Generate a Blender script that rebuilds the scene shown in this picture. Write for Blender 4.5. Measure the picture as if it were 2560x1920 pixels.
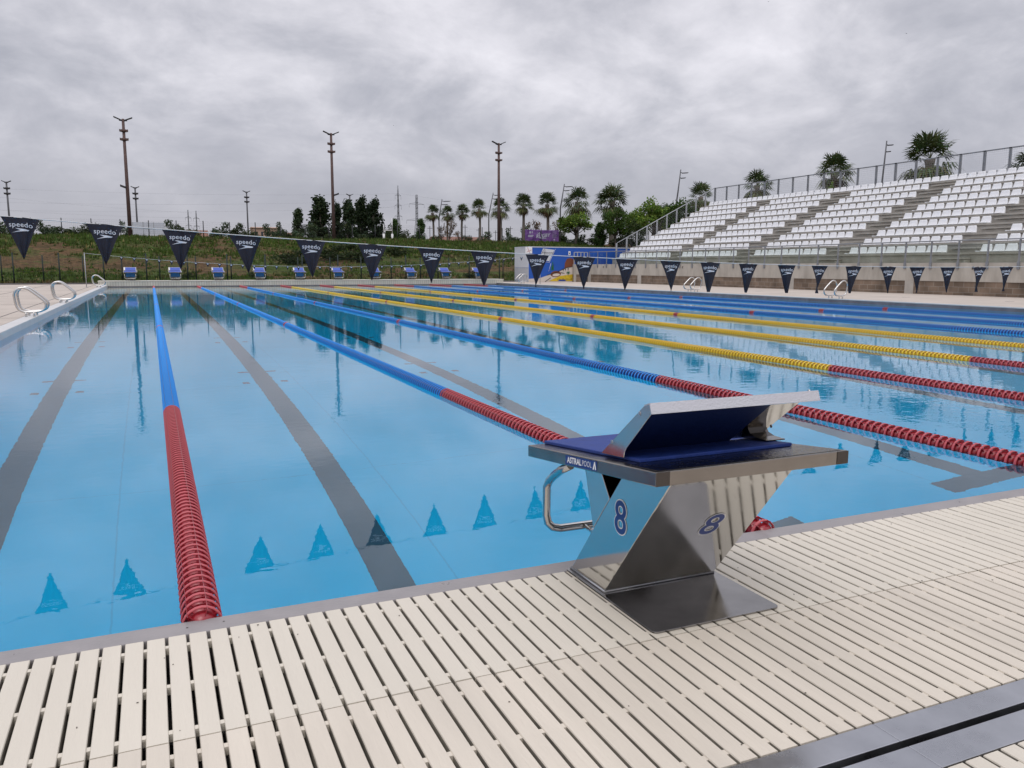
import bpy, bmesh, math, random
from mathutils import Vector, Matrix, noise
rad = math.radians
for o in list(bpy.data.objects): bpy.data.objects.remove(o)
S = bpy.context.scene
COL = S.collection

# ------------------------------------------------------------------ camera
FPX, CAM, YAW, PITCH, ROLL = 2037.0, Vector((2.316, -2.822, 1.1856)), .4138, .1431, .0019
_f = Vector((math.sin(YAW)*math.cos(PITCH), math.cos(YAW)*math.cos(PITCH), -math.sin(PITCH)))
_r0 = Vector((math.cos(YAW), -math.sin(YAW), 0)); _u0 = _r0.cross(_f)
_r = _r0*math.cos(ROLL)+_u0*math.sin(ROLL); _u = -_r0*math.sin(ROLL)+_u0*math.cos(ROLL)
cd = bpy.data.cameras.new('camera'); cam = bpy.data.objects.new('camera', cd); COL.objects.link(cam)
cd.sensor_width = 36; cd.lens = FPX/2560*36; cd.clip_start = .05; cd.clip_end = 6000
M = Matrix((( _r.x,_u.x,-_f.x,CAM.x),(_r.y,_u.y,-_f.y,CAM.y),(_r.z,_u.z,-_f.z,CAM.z),(0,0,0,1)))
cam.matrix_world = M
S.camera = cam

def at(px, py, Y):                      # where the thing seen at a spot of the photo stands, at world distance Y
    d = _f*FPX+_r*(px-1280)-_u*(py-960); return CAM+d*((Y-CAM.y)/d.y)
def mpp(p): return (p-CAM).dot(_f)/FPX   # metres per photo pixel at a point

# ------------------------------------------------------------------ world, sun, exposure
SUN_EL, SUN_AZ = 58, 205
W = bpy.data.worlds.new('World'); S.world = W; W.use_nodes = True
nt = W.node_tree; nt.nodes.clear(); N = nt.nodes.new; L = nt.links.new
out = N('ShaderNodeOutputWorld'); bg = N('ShaderNodeBackground'); L(bg.outputs[0], out.inputs[0])
tc = N('ShaderNodeTexCoord'); sep = N('ShaderNodeSeparateXYZ'); L(tc.outputs['Generated'], sep.inputs[0])
def mth(op, a, b=None, clamp=False):
    m = N('ShaderNodeMath'); m.operation = op; m.use_clamp = clamp
    for i, v in enumerate((a, b)):
        if v is None: continue
        if isinstance(v, (int, float)): m.inputs[i].default_value = v
        else: L(v, m.inputs[i])
    return m.outputs[0]
zc = mth('MAXIMUM', sep.outputs[2], 0.0); den = mth('ADD', zc, .40)
cx, cy = mth('DIVIDE', sep.outputs[0], den), mth('DIVIDE', sep.outputs[1], den)
cmb = N('ShaderNodeCombineXYZ'); L(cx, cmb.inputs[0]); L(cy, cmb.inputs[1])
def wn(scale, detail, rough, dist=0, off=(0,0,0)):
    mp = N('ShaderNodeMapping'); mp.inputs['Location'].default_value = off; L(cmb.outputs[0], mp.inputs[0])
    n = N('ShaderNodeTexNoise'); n.inputs['Scale'].default_value = scale; n.inputs['Detail'].default_value = detail
    n.inputs['Roughness'].default_value = rough; n.inputs['Distortion'].default_value = dist; L(mp.outputs[0], n.inputs['Vector']); return n.outputs[0]
big, mid, fine = wn(1.15, 3, .5, .4, (5.3,.9,0)), wn(3.4, 8, .57, .35, (8,2,0)), wn(10, 5, .58, .3, (1,9,0))
cl = mth('ADD', mth('ADD', mth('MULTIPLY', big, .42), mth('MULTIPLY', mid, .44)), mth('MULTIPLY', fine, .14))
rp = N('ShaderNodeValToRGB'); L(cl, rp.inputs[0]); e = rp.color_ramp.elements
e[0].position = .36; e[0].color = (.270,.275,.320,1); e[1].position = .65; e[1].color = (.715,.700,.745,1)
for p, c in ((.44,(.355,.358,.402,1)), (.50,(.435,.434,.478,1)), (.565,(.560,.552,.595,1))):
    q = e.new(p); q.color = c
# towards the horizon the cloud deck evens out into pale violet grey
hz_ = N('ShaderNodeMapRange'); L(sep.outputs[2], hz_.inputs[0]); hz_.inputs[1].default_value = .0; hz_.inputs[2].default_value = .20
mxh = N('ShaderNodeMixRGB'); L(hz_.outputs[0], mxh.inputs[0]); mxh.inputs[1].default_value = (.362,.357,.405,1); L(rp.outputs[0], mxh.inputs[2])
# an overcast sky is brightest overhead
up = N('ShaderNodeMapRange'); L(sep.outputs[2], up.inputs[0]); up.inputs[1].default_value = .30; up.inputs[2].default_value = .9; up.inputs[3].default_value = 1.0; up.inputs[4].default_value = 2.0
mu = N('ShaderNodeMixRGB'); mu.blend_type = 'MULTIPLY'; mu.inputs[0].default_value = 1; L(mxh.outputs[0], mu.inputs[1]); L(up.outputs[0], mu.inputs[2])
sky = N('ShaderNodeTexSky'); sky.sky_type = 'NISHITA'; sky.sun_disc = False; sky.sun_elevation = rad(SUN_EL); sky.sun_rotation = rad(SUN_AZ)
skb = N('ShaderNodeMixRGB'); skb.blend_type = 'MULTIPLY'; skb.inputs[0].default_value = 1; L(sky.outputs[0], skb.inputs[1]); skb.inputs[2].default_value = (.1,.1,.1,1)
fin = N('ShaderNodeMixRGB'); fin.inputs[0].default_value = .94; L(skb.outputs[0], fin.inputs[1]); L(mu.outputs[0], fin.inputs[2])
L(fin.outputs[0], bg.inputs[0]); bg.inputs[1].default_value = 1.0
sl = bpy.data.lights.new('sun', 'SUN'); sl.energy = .7; sl.angle = rad(35); sl.color = (1,.96,.9)
so = bpy.data.objects.new('sun', sl); COL.objects.link(so)
az = rad(SUN_AZ); sdir = Vector((math.sin(az)*math.cos(rad(SUN_EL)), math.cos(az)*math.cos(rad(SUN_EL)), math.sin(rad(SUN_EL))))
so.rotation_euler = sdir.to_track_quat('Z','Y').to_euler()
S.view_settings.view_transform = 'Standard'; S.view_settings.look = 'None'
S.view_settings.exposure = .36; S.view_settings.gamma = 1
S.render.engine = 'CYCLES'
S.cycles.max_bounces = 10; S.cycles.transparent_max_bounces = 24; S.cycles.sample_clamp_indirect = 6

# ------------------------------------------------------------------ materials
def mat(name, col, rough=.6, metal=0, var=0, vscale=4, bump=0, bscale=40, col2=None, coord='Object', spec=None, trans=0, stretch=None, thr=(.35,.65), coat=0, rvar=0):
    m = bpy.data.materials.new(name); m.use_nodes = True; t = m.node_tree; b = t.nodes['Principled BSDF']
    b.inputs['Base Color'].default_value = (*col,1); b.inputs['Roughness'].default_value = rough; b.inputs['Metallic'].default_value = metal
    if spec is not None: b.inputs['Specular IOR Level'].default_value = spec
    if coat: b.inputs['Coat Weight'].default_value = coat; b.inputs['Coat Roughness'].default_value = .15
    if var or col2 or bump or rvar:
        tc = t.nodes.new('ShaderNodeTexCoord'); v = tc.outputs[coord]
        if stretch:
            mp = t.nodes.new('ShaderNodeMapping'); mp.inputs['Scale'].default_value = stretch; t.links.new(v, mp.inputs[0]); v = mp.outputs[0]
        n = t.nodes.new('ShaderNodeTexNoise'); n.inputs['Scale'].default_value = vscale; n.inputs['Detail'].default_value = 7; n.inputs['Roughness'].default_value = .62
        t.links.new(v, n.inputs['Vector'])
        if var or col2:
            r = t.nodes.new('ShaderNodeValToRGB'); r.color_ramp.elements[0].position = thr[0]; r.color_ramp.elements[1].position = thr[1]
            a = col2 if col2 else tuple(c*(1-var) for c in col)
            r.color_ramp.elements[0].color = (*a,1); r.color_ramp.elements[1].color = (*(col if col2 else tuple(min(1,c*(1+var)) for c in col)),1)
            t.links.new(n.outputs[0], r.inputs[0]); t.links.new(r.outputs[0], b.inputs['Base Color'])
        if rvar:
            mr = t.nodes.new('ShaderNodeMapRange'); t.links.new(n.outputs[0], mr.inputs[0]); mr.inputs[1].default_value=.3; mr.inputs[2].default_value=.7
            mr.inputs[3].default_value = max(.02, rough-rvar); mr.inputs[4].default_value = rough+rvar; t.links.new(mr.outputs[0], b.inputs['Roughness'])
        if bump:
            n2 = t.nodes.new('ShaderNodeTexNoise'); n2.inputs['Scale'].default_value = bscale; n2.inputs['Detail'].default_value = 5; t.links.new(v, n2.inputs['Vector'])
            bp = t.nodes.new('ShaderNodeBump'); bp.inputs['Strength'].default_value = bump; bp.inputs['Distance'].default_value = .01
            t.links.new(n2.outputs[0], bp.inputs['Height']); t.links.new(bp.outputs[0], b.inputs['Normal'])
    return m

def leafmat(name, transl=.25, rough=.6):
    # colour comes from each leaf's own tint, stored on the mesh
    m = bpy.data.materials.new(name); m.use_nodes = True; t = m.node_tree; b = t.nodes['Principled BSDF']
    a = t.nodes.new('ShaderNodeVertexColor'); a.layer_name = 'tint'; t.links.new(a.outputs[0], b.inputs['Base Color']); b.inputs['Roughness'].default_value = rough
    b.inputs['Specular IOR Level'].default_value = .25
    tr = t.nodes.new('ShaderNodeBsdfTranslucent'); t.links.new(a.outputs[0], tr.inputs[0])
    mx = t.nodes.new('ShaderNodeMixShader'); mx.inputs[0].default_value = transl; t.links.new(b.outputs[0], mx.inputs[1]); t.links.new(tr.outputs[0], mx.inputs[2])
    t.links.new(mx.outputs[0], t.nodes['Material Output'].inputs[0]); return m

def water_mat():
    m = bpy.data.materials.new('pool_water'); m.use_nodes = True; t = m.node_tree; t.nodes.clear(); N = t.nodes.new; L = t.links.new
    o = N('ShaderNodeOutputMaterial'); mx = N('ShaderNodeMixShader'); fr = N('ShaderNodeFresnel'); fr.inputs[0].default_value = 1.33
    rf = N('ShaderNodeBsdfRefraction'); rf.inputs['IOR'].default_value = 1.33; rf.inputs['Roughness'].default_value = 0; rf.inputs[0].default_value = WATER_TINT
    gl = N('ShaderNodeBsdfGlossy'); gl.inputs['Roughness'].default_value = 0.0; gl.inputs[0].default_value = (1,1,1,1)
    tc = N('ShaderNodeTexCoord')
    def nz(sc, stretch, det):
        mp = N('ShaderNodeMapping'); mp.inputs['Scale'].default_value = stretch; L(tc.outputs['Object'], mp.inputs[0])
        n = N('ShaderNodeTexNoise'); n.inputs['Scale'].default_value = sc; n.inputs['Detail'].default_value = det; n.inputs['Roughness'].default_value = .5; L(mp.outputs[0], n.inputs['Vector']); return n.outputs[0]
    a = N('ShaderNodeMath'); a.operation = 'MULTIPLY_ADD'; L(nz(1.7,(1,1.3,1),2), a.inputs[0]); a.inputs[1].default_value = 1.6; L(nz(8,(1,1.2,1),2), a.inputs[2])
    # calm and breezy patches
    pt = N('ShaderNodeTexNoise'); pt.inputs['Scale'].default_value = .16; pt.inputs['Detail'].default_value = 2; L(tc.outputs['Object'], pt.inputs['Vector'])
    mr = N('ShaderNodeMapRange'); L(pt.outputs[0], mr.inputs[0]); mr.inputs[1].default_value = .38; mr.inputs[2].default_value = .66; mr.inputs[3].default_value = .25; mr.inputs[4].default_value = 1.0
    mm = N('ShaderNodeMath'); mm.operation = 'MULTIPLY'; L(a.outputs[0], mm.inputs[0]); L(mr.outputs[0], mm.inputs[1])
    bp = N('ShaderNodeBump'); bp.inputs['Strength'].default_value = 1; bp.inputs['Distance'].default_value = RIPPLE; L(mm.outputs[0], bp.inputs['Height'])
    for s in (fr, rf, gl): L(bp.outputs[0], s.inputs['Normal'])
    L(fr.outputs[0], mx.inputs[0]); L(rf.outputs[0], mx.inputs[1]); L(gl.outputs[0], mx.inputs[2]); L(mx.outputs[0], o.inputs[0]); return m
WATER_TINT = (.56,.955,1,1); RIPPLE = .0013

def tile_mat(name, col, grout, sx, sy, gw=.03, rough=.35, axes='XY', var=.06):
    m = bpy.data.materials.new(name); m.use_nodes = True; t = m.node_tree; N = t.nodes.new; L = t.links.new; b = t.nodes['Principled BSDF']
    tc = N('ShaderNodeTexCoord'); sp = N('ShaderNodeSeparateXYZ'); L(tc.outputs['Object'], sp.inputs[0]); cb = N('ShaderNodeCombineXYZ')
    L(sp.outputs['XYZ'.index(axes[0])], cb.inputs[0]); L(sp.outputs['XYZ'.index(axes[1])], cb.inputs[1])
    br = N('ShaderNodeTexBrick'); br.inputs['Scale'].default_value = 1; br.offset = .5 if gw < 0 else 0.0
    br.inputs['Brick Width'].default_value = sx; br.inputs['Row Height'].default_value = sy; br.inputs['Mortar Size'].default_value = abs(gw)
    br.inputs['Color1'].default_value = (*[c*(1-var) for c in col],1); br.inputs['Color2'].default_value = (*[min(1,c*(1+var)) for c in col],1); br.inputs['Mortar'].default_value = (*grout,1)
    L(cb.outputs[0], br.inputs['Vector'])
    n = N('ShaderNodeTexNoise'); n.inputs['Scale'].default_value = 1.3; n.inputs['Detail'].default_value = 8; L(tc.outputs['Object'], n.inputs['Vector'])
    r = N('ShaderNodeMapRange'); L(n.outputs[0], r.inputs[0]); r.inputs[1].default_value=.3; r.inputs[2].default_value=.7; r.inputs[3].default_value = 1-2.2*var; r.inputs[4].default_value = 1+1.2*var
    mu = N('ShaderNodeMixRGB'); mu.blend_type = 'MULTIPLY'; mu.inputs[0].default_value = 1; L(br.outputs[0], mu.inputs[1]); L(r.outputs[0], mu.inputs[2]); L(mu.outputs[0], b.inputs['Base Color'])
    b.inputs['Roughness'].default_value = rough; return m

steel = mat('brushed_steel', (.58,.57,.55), .085, 1, bump=.015, bscale=5, rvar=.04, vscale=5)
steel_tray = mat('platform_steel', (.30,.275,.25), .2, 1, var=.10, vscale=7, rvar=.06)
steel_cap = mat('corner_steel', (.11,.10,.095), .2, 1, var=.1)
steel_dull = mat('dull_steel', (.50,.505,.525), .30, 1, var=.12, vscale=3, rvar=.1)
steel_plate = mat('dark_steel_plate', (.30,.29,.285), .16, 1, var=.12, vscale=6, rvar=.06)
wetsteel = mat('wet_steel', (.16,.155,.15), .2, 1, bump=.5, bscale=55, rvar=.12, vscale=30)
chrome = mat('rail_steel', (.60,.59,.575), .22, 1)
galv = mat('galvanised_steel', (.27,.28,.30), .45, .55, var=.12, vscale=3)
galv_pale = mat('pale_galvanised_steel', (.40,.41,.43), .5, .3)
bluepad = mat('blue_nonslip_pad', (.007,.034,.21), .62, var=.12, vscale=14, bump=.35, bscale=260)
bluedark = mat('dark_blue_panel', (.004,.016,.085), .5, bump=.2, bscale=200)
bluepad_far = mat('sky_blue_pad', (.05,.10,.42), .5)
navy = mat('navy_print', (.010,.035,.19), .35)
white = mat('white_paint', (.80,.80,.80), .4)
whiteprint = mat('white_print', (.62,.66,.74), .6)
slat = mat('cream_grating', (.655,.60,.505), .5, var=.07, vscale=1.6, bump=.25, bscale=120, stretch=(1,.12,1))
slat_dirty = mat('cream_grating_scuffed', (.645,.58,.485), .5, var=.09, vscale=3.5, bump=.25, bscale=120, stretch=(1,.12,1))
slatside = mat('brown_slat_side', (.26,.235,.19), .8, var=.3, vscale=9)  # slat sides are browner and darker than the tops
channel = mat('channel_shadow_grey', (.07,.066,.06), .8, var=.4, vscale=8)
coping = mat('grey_wet_coping', (.285,.265,.265), .42, var=.10, vscale=9, bump=.15, bscale=60, rvar=.16)
copingwhite = mat('white_coping', (.60,.595,.59), .45, var=.05, vscale=2)
deckm = mat('beige_deck', (.50,.435,.375), .7, var=.08, vscale=.6, bump=.15, bscale=60)
kerbm = mat('dark_kerb', (.10,.09,.09), .8, var=.2)
gutterm = mat('dark_gutter_face', (.15,.145,.16), .5, var=.25, vscale=3)
floorm = tile_mat('pool_floor_panel', (.001,.54,.83), (.001,.44,.70), 2.0, 4.0, .006, .5, var=.02)
wallm = tile_mat('pool_wall_panel', (.02,.50,.76), (.01,.38,.60), 1.0, .5, .006, .5, 'XZ', var=.02)
lanem = mat('dark_lane_tile', (.085,.085,.12), .5, var=.05, vscale=.8)
farwallm = tile_mat('cream_wall_tile', (.56,.55,.49), (.36,.35,.31), .14, .30, .012, .5, 'XZ', var=.05)
creamlip = mat('cream_lip', (.62,.60,.52), .5)
def plastic(n, c, c2=None): return mat(n, c, .28, spec=.6, coat=.25)
pred, pblue, pyel = plastic('red_plastic', (.30,.010,.02)), plastic('blue_plastic', (.002,.035,.22)), plastic('yellow_plastic', (.62,.36,.008))
rimred, rimblue, rimyel = mat('red_plastic_rim', (.50,.085,.10), .42), mat('blue_plastic_rim', (.015,.28,.80), .42), mat('yellow_plastic_rim', (.84,.60,.03), .42)  # rims coloured paler than the bodies, painting in the sky's reflection
cablem = mat('cable_grey', (.25,.25,.27), .5)
flagm = mat('navy_black_cloth', (.010,.012,.026), .75, var=.15, vscale=12)
cordm = mat('white_cord', (.60,.61,.62), .6)
concrete = mat('weathered_concrete', (.50,.465,.41), .85, col2=(.34,.31,.27), vscale=1.4, bump=.3, bscale=30, stretch=(1,1,.35), thr=(.32,.62))
concrete_t = mat('terrace_concrete', (.44,.415,.375), .85, col2=(.28,.26,.23), vscale=1.1, bump=.3, bscale=30, thr=(.3,.66))
pillarm = mat('pale_pillar_concrete', (.43,.40,.36), .85, var=.08, vscale=3)
blockm = tile_mat('brown_block_wall', (.20,.145,.105), (.27,.23,.19), .45, .21, -.012, .85, 'YZ', var=.20)
blockmx = tile_mat('brown_block_wall_end', (.20,.145,.105), (.27,.23,.19), .45, .21, -.012, .85, 'XZ', var=.20)
seatm = mat('white_seat_plastic', (.80,.80,.815), .35, var=.03, vscale=.4)
postgreen = mat('dark_green_steel', (.008,.020,.017), .6)
postdark = mat('dark_post_steel', (.03,.033,.035), .6)
corten = mat('rust_brown_mast', (.115,.070,.062), .75, var=.15, vscale=2)
lampdark = mat('dark_lamp_housing', (.035,.032,.035), .5)
lampgrey = mat('grey_lamp_post', (.10,.10,.11), .5)
bark = mat('bark', (.12,.10,.085), .9, var=.3, vscale=6, bump=.6, bscale=12)
palmbark = mat('palm_bark', (.17,.145,.125), .9, var=.35, vscale=7, bump=.7, bscale=10, stretch=(1,1,5))
contblue = mat('container_blue', (.010,.085,.42), .5, var=.06, vscale=.7)
contwhite = mat('container_white', (.58,.60,.64), .5, var=.04)
contgrey = mat('container_pale_grey', (.44,.455,.49), .5, var=.04)
sandp = mat('mural_sand', (.62,.55,.49), .6); yelp = mat('mural_yellow', (.72,.50,.02), .6, col2=(.50,.36,.02), vscale=4)
brownp = mat('mural_brown', (.17,.05,.02), .6); greenp = mat('mural_green', (.01,.13,.05), .6); blackp = mat('mural_black', (.012,.012,.014), .6); redp = mat('red_mark', (.45,.02,.02), .6); muralblue = mat('mural_deep_blue', (.01,.05,.30), .6)
purple = mat('purple_hoarding', (.085,.022,.17), .5, col2=(.24,.11,.38), vscale=1.6, thr=(.42,.62))
bwhite = mat('rendered_white', (.55,.53,.50), .8, var=.06); bpink = mat('peach_render', (.50,.34,.26), .8, var=.08); broof = mat('terracotta_roof', (.22,.11,.08), .8, var=.1)
windowm = mat('dark_window', (.05,.055,.065), .2)
birdm = mat('dark_feathers', (.03,.03,.035), .8)
glassp = bpy.data.materials.new('rail_glass'); glassp.use_nodes = True
t_ = glassp.node_tree; t_.nodes.clear(); o_ = t_.nodes.new('ShaderNodeOutputMaterial'); m_ = t_.nodes.new('ShaderNodeMixShader'); tr_ = t_.nodes.new('ShaderNodeBsdfTransparent'); g_ = t_.nodes.new('ShaderNodeBsdfGlossy')
tr_.inputs[0].default_value = (.90,.935,.915,1); g_.inputs['Roughness'].default_value = .03; m_.inputs[0].default_value = .05
t_.links.new(tr_.outputs[0], m_.inputs[1]); t_.links.new(g_.outputs[0], m_.inputs[2]); t_.links.new(m_.outputs[0], o_.inputs[0])
leafm = leafmat('leaf_green', .25); leafpalm = leafmat('palm_frond', .15, .45); grassm = leafmat('grass_blades', .3)

# ------------------------------------------------------------------ mesh builder
class MB:
    def __init__(s): s.v = []; s.f = []; s.sm = []; s.c = None; s.mi = []; s.cur = 0
    def face(s, idx, smooth=False): s.f.append(idx); s.sm.append(smooth); s.mi.append(s.cur)
    def quad(s, a, b, c, d): n = len(s.v); s.v += [tuple(a),tuple(b),tuple(c),tuple(d)]; s.face((n,n+1,n+2,n+3))
    def box(s, x0, x1, y0, y1, z0, z1):
        n = len(s.v); s.v += [(x,y,z) for z in (z0,z1) for y in (y0,y1) for x in (x0,x1)]
        for f in ((0,2,3,1),(4,5,7,6),(0,1,5,4),(2,6,7,3),(0,4,6,2),(1,3,7,5)): s.face(tuple(n+i for i in f))
    def obox(s, c, ax, ay, az_):       # centre and three half-axis vectors
        n = len(s.v); c, ax, ay, az_ = map(Vector, (c, ax, ay, az_))
        s.v += [tuple(c+ax*i+ay*j+az_*k) for k in (-1,1) for j in (-1,1) for i in (-1,1)]
        for f in ((0,2,3,1),(4,5,7,6),(0,1,5,4),(2,6,7,3),(0,4,6,2),(1,3,7,5)): s.face(tuple(n+i for i in f))
    def prism(s, poly, axis, a, b):    # polygon in the other two axes, extruded a..b
        def mk(p, t): return (t,p[0],p[1]) if axis == 'x' else (p[0],t,p[1]) if axis == 'y' else (p[0],p[1],t)
        n = len(s.v); k = len(poly); s.v += [mk(p,a) for p in poly]+[mk(p,b) for p in poly]
        s.face(tuple(range(n+k-1,n-1,-1))); s.face(tuple(range(n+k,n+2*k)))
        for i in range(k): j = (i+1)%k; s.face((n+i,n+j,n+k+j,n+k+i))
    def tube(s, pts, r, k=8, closed=False, cap=True):
        pts = [Vector(p) for p in pts]; m = len(pts); rs = r if isinstance(r,(list,tuple)) else [r]*m
        n0 = len(s.v); up = None
        for i, p in enumerate(pts):
            if closed: t = pts[(i+1)%m]-pts[i-1]
            else: t = pts[min(i+1,m-1)]-pts[max(i-1,0)]
            t.normalize()
            if up is None: up = t.orthogonal().normalized()
            up = (up-t*up.dot(t)); up = up.normalized() if up.length > 1e-6 else t.orthogonal().normalized()
            w = t.cross(up)
            for j in range(k): a = 2*math.pi*j/k; s.v.append(tuple(p+(up*math.cos(a)+w*math.sin(a))*rs[i]))
        for i in range(m if closed else m-1):
            a, b = n0+i*k, n0+((i+1)%m)*k
            for j in range(k): s.face((a+j, a+(j+1)%k, b+(j+1)%k, b+j), True)
        if cap and not closed: s.face(tuple(n0+j for j in range(k-1,-1,-1))); s.face(tuple(n0+(m-1)*k+j for j in range(k)))
    def disc(s, c, ax, ay, n=16):
        b = len(s.v); s.v += [tuple(Vector(c)+Vector(ax)*math.cos(2*math.pi*i/n)+Vector(ay)*math.sin(2*math.pi*i/n)) for i in range(n)]; s.face(tuple(range(b,b+n)))
    def add(s, vs, fs, smooth=False):
        n = len(s.v); s.v += [tuple(v) for v in vs]
        for f in fs: s.face(tuple(n+i for i in f), smooth)
    def mesh(s, name, mats):
        me = bpy.data.meshes.new(name); me.from_pydata(s.v, [], s.f); me.polygons.foreach_set('use_smooth', s.sm)
        mats = mats if isinstance(mats, (list,tuple)) else [mats]
        for m in mats: me.materials.append(m)
        if len(mats) > 1: me.polygons.foreach_set('material_index', s.mi)
        if s.c is not None:
            ca = me.color_attributes.new('tint', 'FLOAT_COLOR', 'CORNER'); buf = []
            for f, c in zip(s.f, s.c): buf += (list(c)+[1.0])*len(f)
            ca.data.foreach_set('color', buf)
        me.update(); return me
    def build(s, name, mats, parent=None, bevel=0):
        o = bpy.data.objects.new(name, s.mesh(name, mats)); COL.objects.link(o)
        if parent: o.parent = parent
        if bevel:
            b = o.modifiers.new('bevel', 'BEVEL'); b.width = bevel; b.segments = 2; b.limit_method = 'ANGLE'; b.angle_limit = rad(30)
        return o
def tag(o, label, cat, group=None):
    o['label'] = label; o['category'] = cat
    if group: o['group'] = group
    return o
def struct(o, kind='structure'): o['kind'] = kind; return o
def empty(name, loc, rz=0, label=None, cat=None, group=None):
    o = bpy.data.objects.new(name, None); COL.objects.link(o); o.location = loc; o.rotation_euler = (0,0,rz); o.empty_display_size = .2
    if label: tag(o, label, cat, group)
    return o
def copy_tree(o, parent=None):
    c = o.copy(); COL.objects.link(c); c.parent = parent
    for ch in [x for x in KIDS.get(o.name, [])]: copy_tree(ch, c)
    return c
KIDS = {}
def reg(root):
    for o in COL.objects:
        if o.parent: KIDS.setdefault(o.parent.name, [])
        if o.parent and o not in KIDS[o.parent.name]: KIDS[o.parent.name].append(o)
def text_geo(txt, size, offset=0, shear=0, res=3, spacing=1):
    cu = bpy.data.curves.new('t', 'FONT'); cu.body = txt; cu.size = size; cu.offset = offset; cu.shear = shear; cu.resolution_u = res
    cu.align_x = 'CENTER'; cu.align_y = 'CENTER'; cu.space_character = spacing
    o = bpy.data.objects.new('t', cu); COL.objects.link(o); dg = bpy.context.evaluated_depsgraph_get(); me = o.evaluated_get(dg).to_mesh()
    vs = [v.co.copy() for v in me.vertices]; fs = [tuple(p.vertices) for p in me.polygons]
    o.evaluated_get(dg).to_mesh_clear(); bpy.data.objects.remove(o); bpy.data.curves.remove(cu)
    return vs, fs
ORD = ['first','second','third','fourth','fifth','sixth','seventh','eighth','ninth','tenth','eleventh','twelfth','thirteenth','fourteenth','fifteenth','sixteenth','seventeenth','eighteenth','nineteenth','twentieth']
TENS = {2:'twenty',3:'thirty',4:'forty',5:'fifty',6:'sixty',7:'seventy'}
def ordn(i):                            # 1-based
    if i <= 20: return ORD[i-1]
    t, u = divmod(i, 10)
    return {2:'twentieth',3:'thirtieth',4:'fortieth',5:'fiftieth',6:'sixtieth',7:'seventieth'}[t] if u == 0 else TENS[t]+'-'+ORD[u-1]

PW, PL, LW = 24.1, 49.44, 2.41          # pool width, length, lane width
WZ = -.025                               # water level

# ------------------------------------------------------------------ the setting: ground, pool, decks
def sst(a, b, x): t = max(0, min(1, (x-a)/(b-a))); return t*t*(3-2*t)
def gz(x, y):
    if -9.5 < x < 43 and y < 52.6: return -2.6
    a = (y-58.2)/25.5; b = (x-46)/16; k = max(0, min(1, max(a, b)))
    k = k*.78+.22*(k*k*(3-2*k))
    z = .04+3.86*k
    if y > 58 or x > 44:
        z += .22*noise.noise(Vector((x*.13,y*.13,0)))*min(1,k*4)+.07*noise.noise(Vector((x*.6,y*.6,3)))*min(1, k*6)*(1 if y < 100 else 0)
    return z
def axis(vals):
    out = []
    for a, b, st in vals:
        n = max(1, round((b-a)/st)); out += [a+(b-a)*i/n for i in range(n)]
    return out+[vals[-1][1]]
gx = axis([(-3000,-400,400),(-400,-60,40),(-60,-20,2.5),(-20,-9.5,.75),(-9.5,43,.55),(43,70,.8),(70,120,4),(120,400,40),(400,3000,400)])
gy = axis([(-400,-40,60),(-40,-9,10),(-9,52.6,8),(52.6,90,.55),(90,130,4),(130,400,30),(400,3500,400)])
g = MB(); nx = len(gx)
for y in gy:
    for x in gx: g.v.append((x,y,gz(x,y)))
for j in range(len(gy)-1):
    for i in range(nx-1): a = j*nx+i; g.face((a,a+1,a+nx+1,a+nx), True)
def ground_mat():
    m = bpy.data.materials.new('grassy_earth'); m.use_nodes = True; t = m.node_tree; N = t.nodes.new; L = t.links.new; b = t.nodes['Principled BSDF']
    tc = N('ShaderNodeTexCoord'); n = N('ShaderNodeTexNoise'); n.inputs['Scale'].default_value = .22; n.inputs['Detail'].default_value = 9; n.inputs['Roughness'].default_value = .65; L(tc.outputs['Object'], n.inputs['Vector'])
    r = N('ShaderNodeValToRGB'); L(n.outputs[0], r.inputs[0]); e = r.color_ramp.elements
    e[0].position = .36; e[0].color = (.060,.042,.020,1); e[1].position = .60; e[1].color = (.045,.066,.016,1)
    q = e.new(.44); q.color = (.100,.060,.032,1); q = e.new(.49); q.color = (.066,.060,.022,1)
    n2 = N('ShaderNodeTexNoise'); n2.inputs['Scale'].default_value = 3.5; n2.inputs['Detail'].default_value = 8; L(tc.outputs['Object'], n2.inputs['Vector'])
    mr = N('ShaderNodeMapRange'); L(n2.outputs[0], mr.inputs[0]); mr.inputs[1].default_value=.3; mr.inputs[2].default_value=.7; mr.inputs[3].default_value=.6; mr.inputs[4].default_value=1.75
    mu = N('ShaderNodeMixRGB'); mu.blend_type='MULTIPLY'; mu.inputs[0].default_value=1; L(r.outputs[0], mu.inputs[1]); L(mr.outputs[0], mu.inputs[2]); L(mu.outputs[0], b.inputs['Base Color'])
    b.inputs['Roughness'].default_value = .95; b.inputs['Specular IOR Level'].default_value = .1
    bp = N('ShaderNodeBump'); bp.inputs['Distance'].default_value = .15; L(n2.outputs[0], bp.inputs['Height']); L(bp.outputs[0], b.inputs['Normal']); return m
struct(g.build('ground', ground_mat()))

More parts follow.
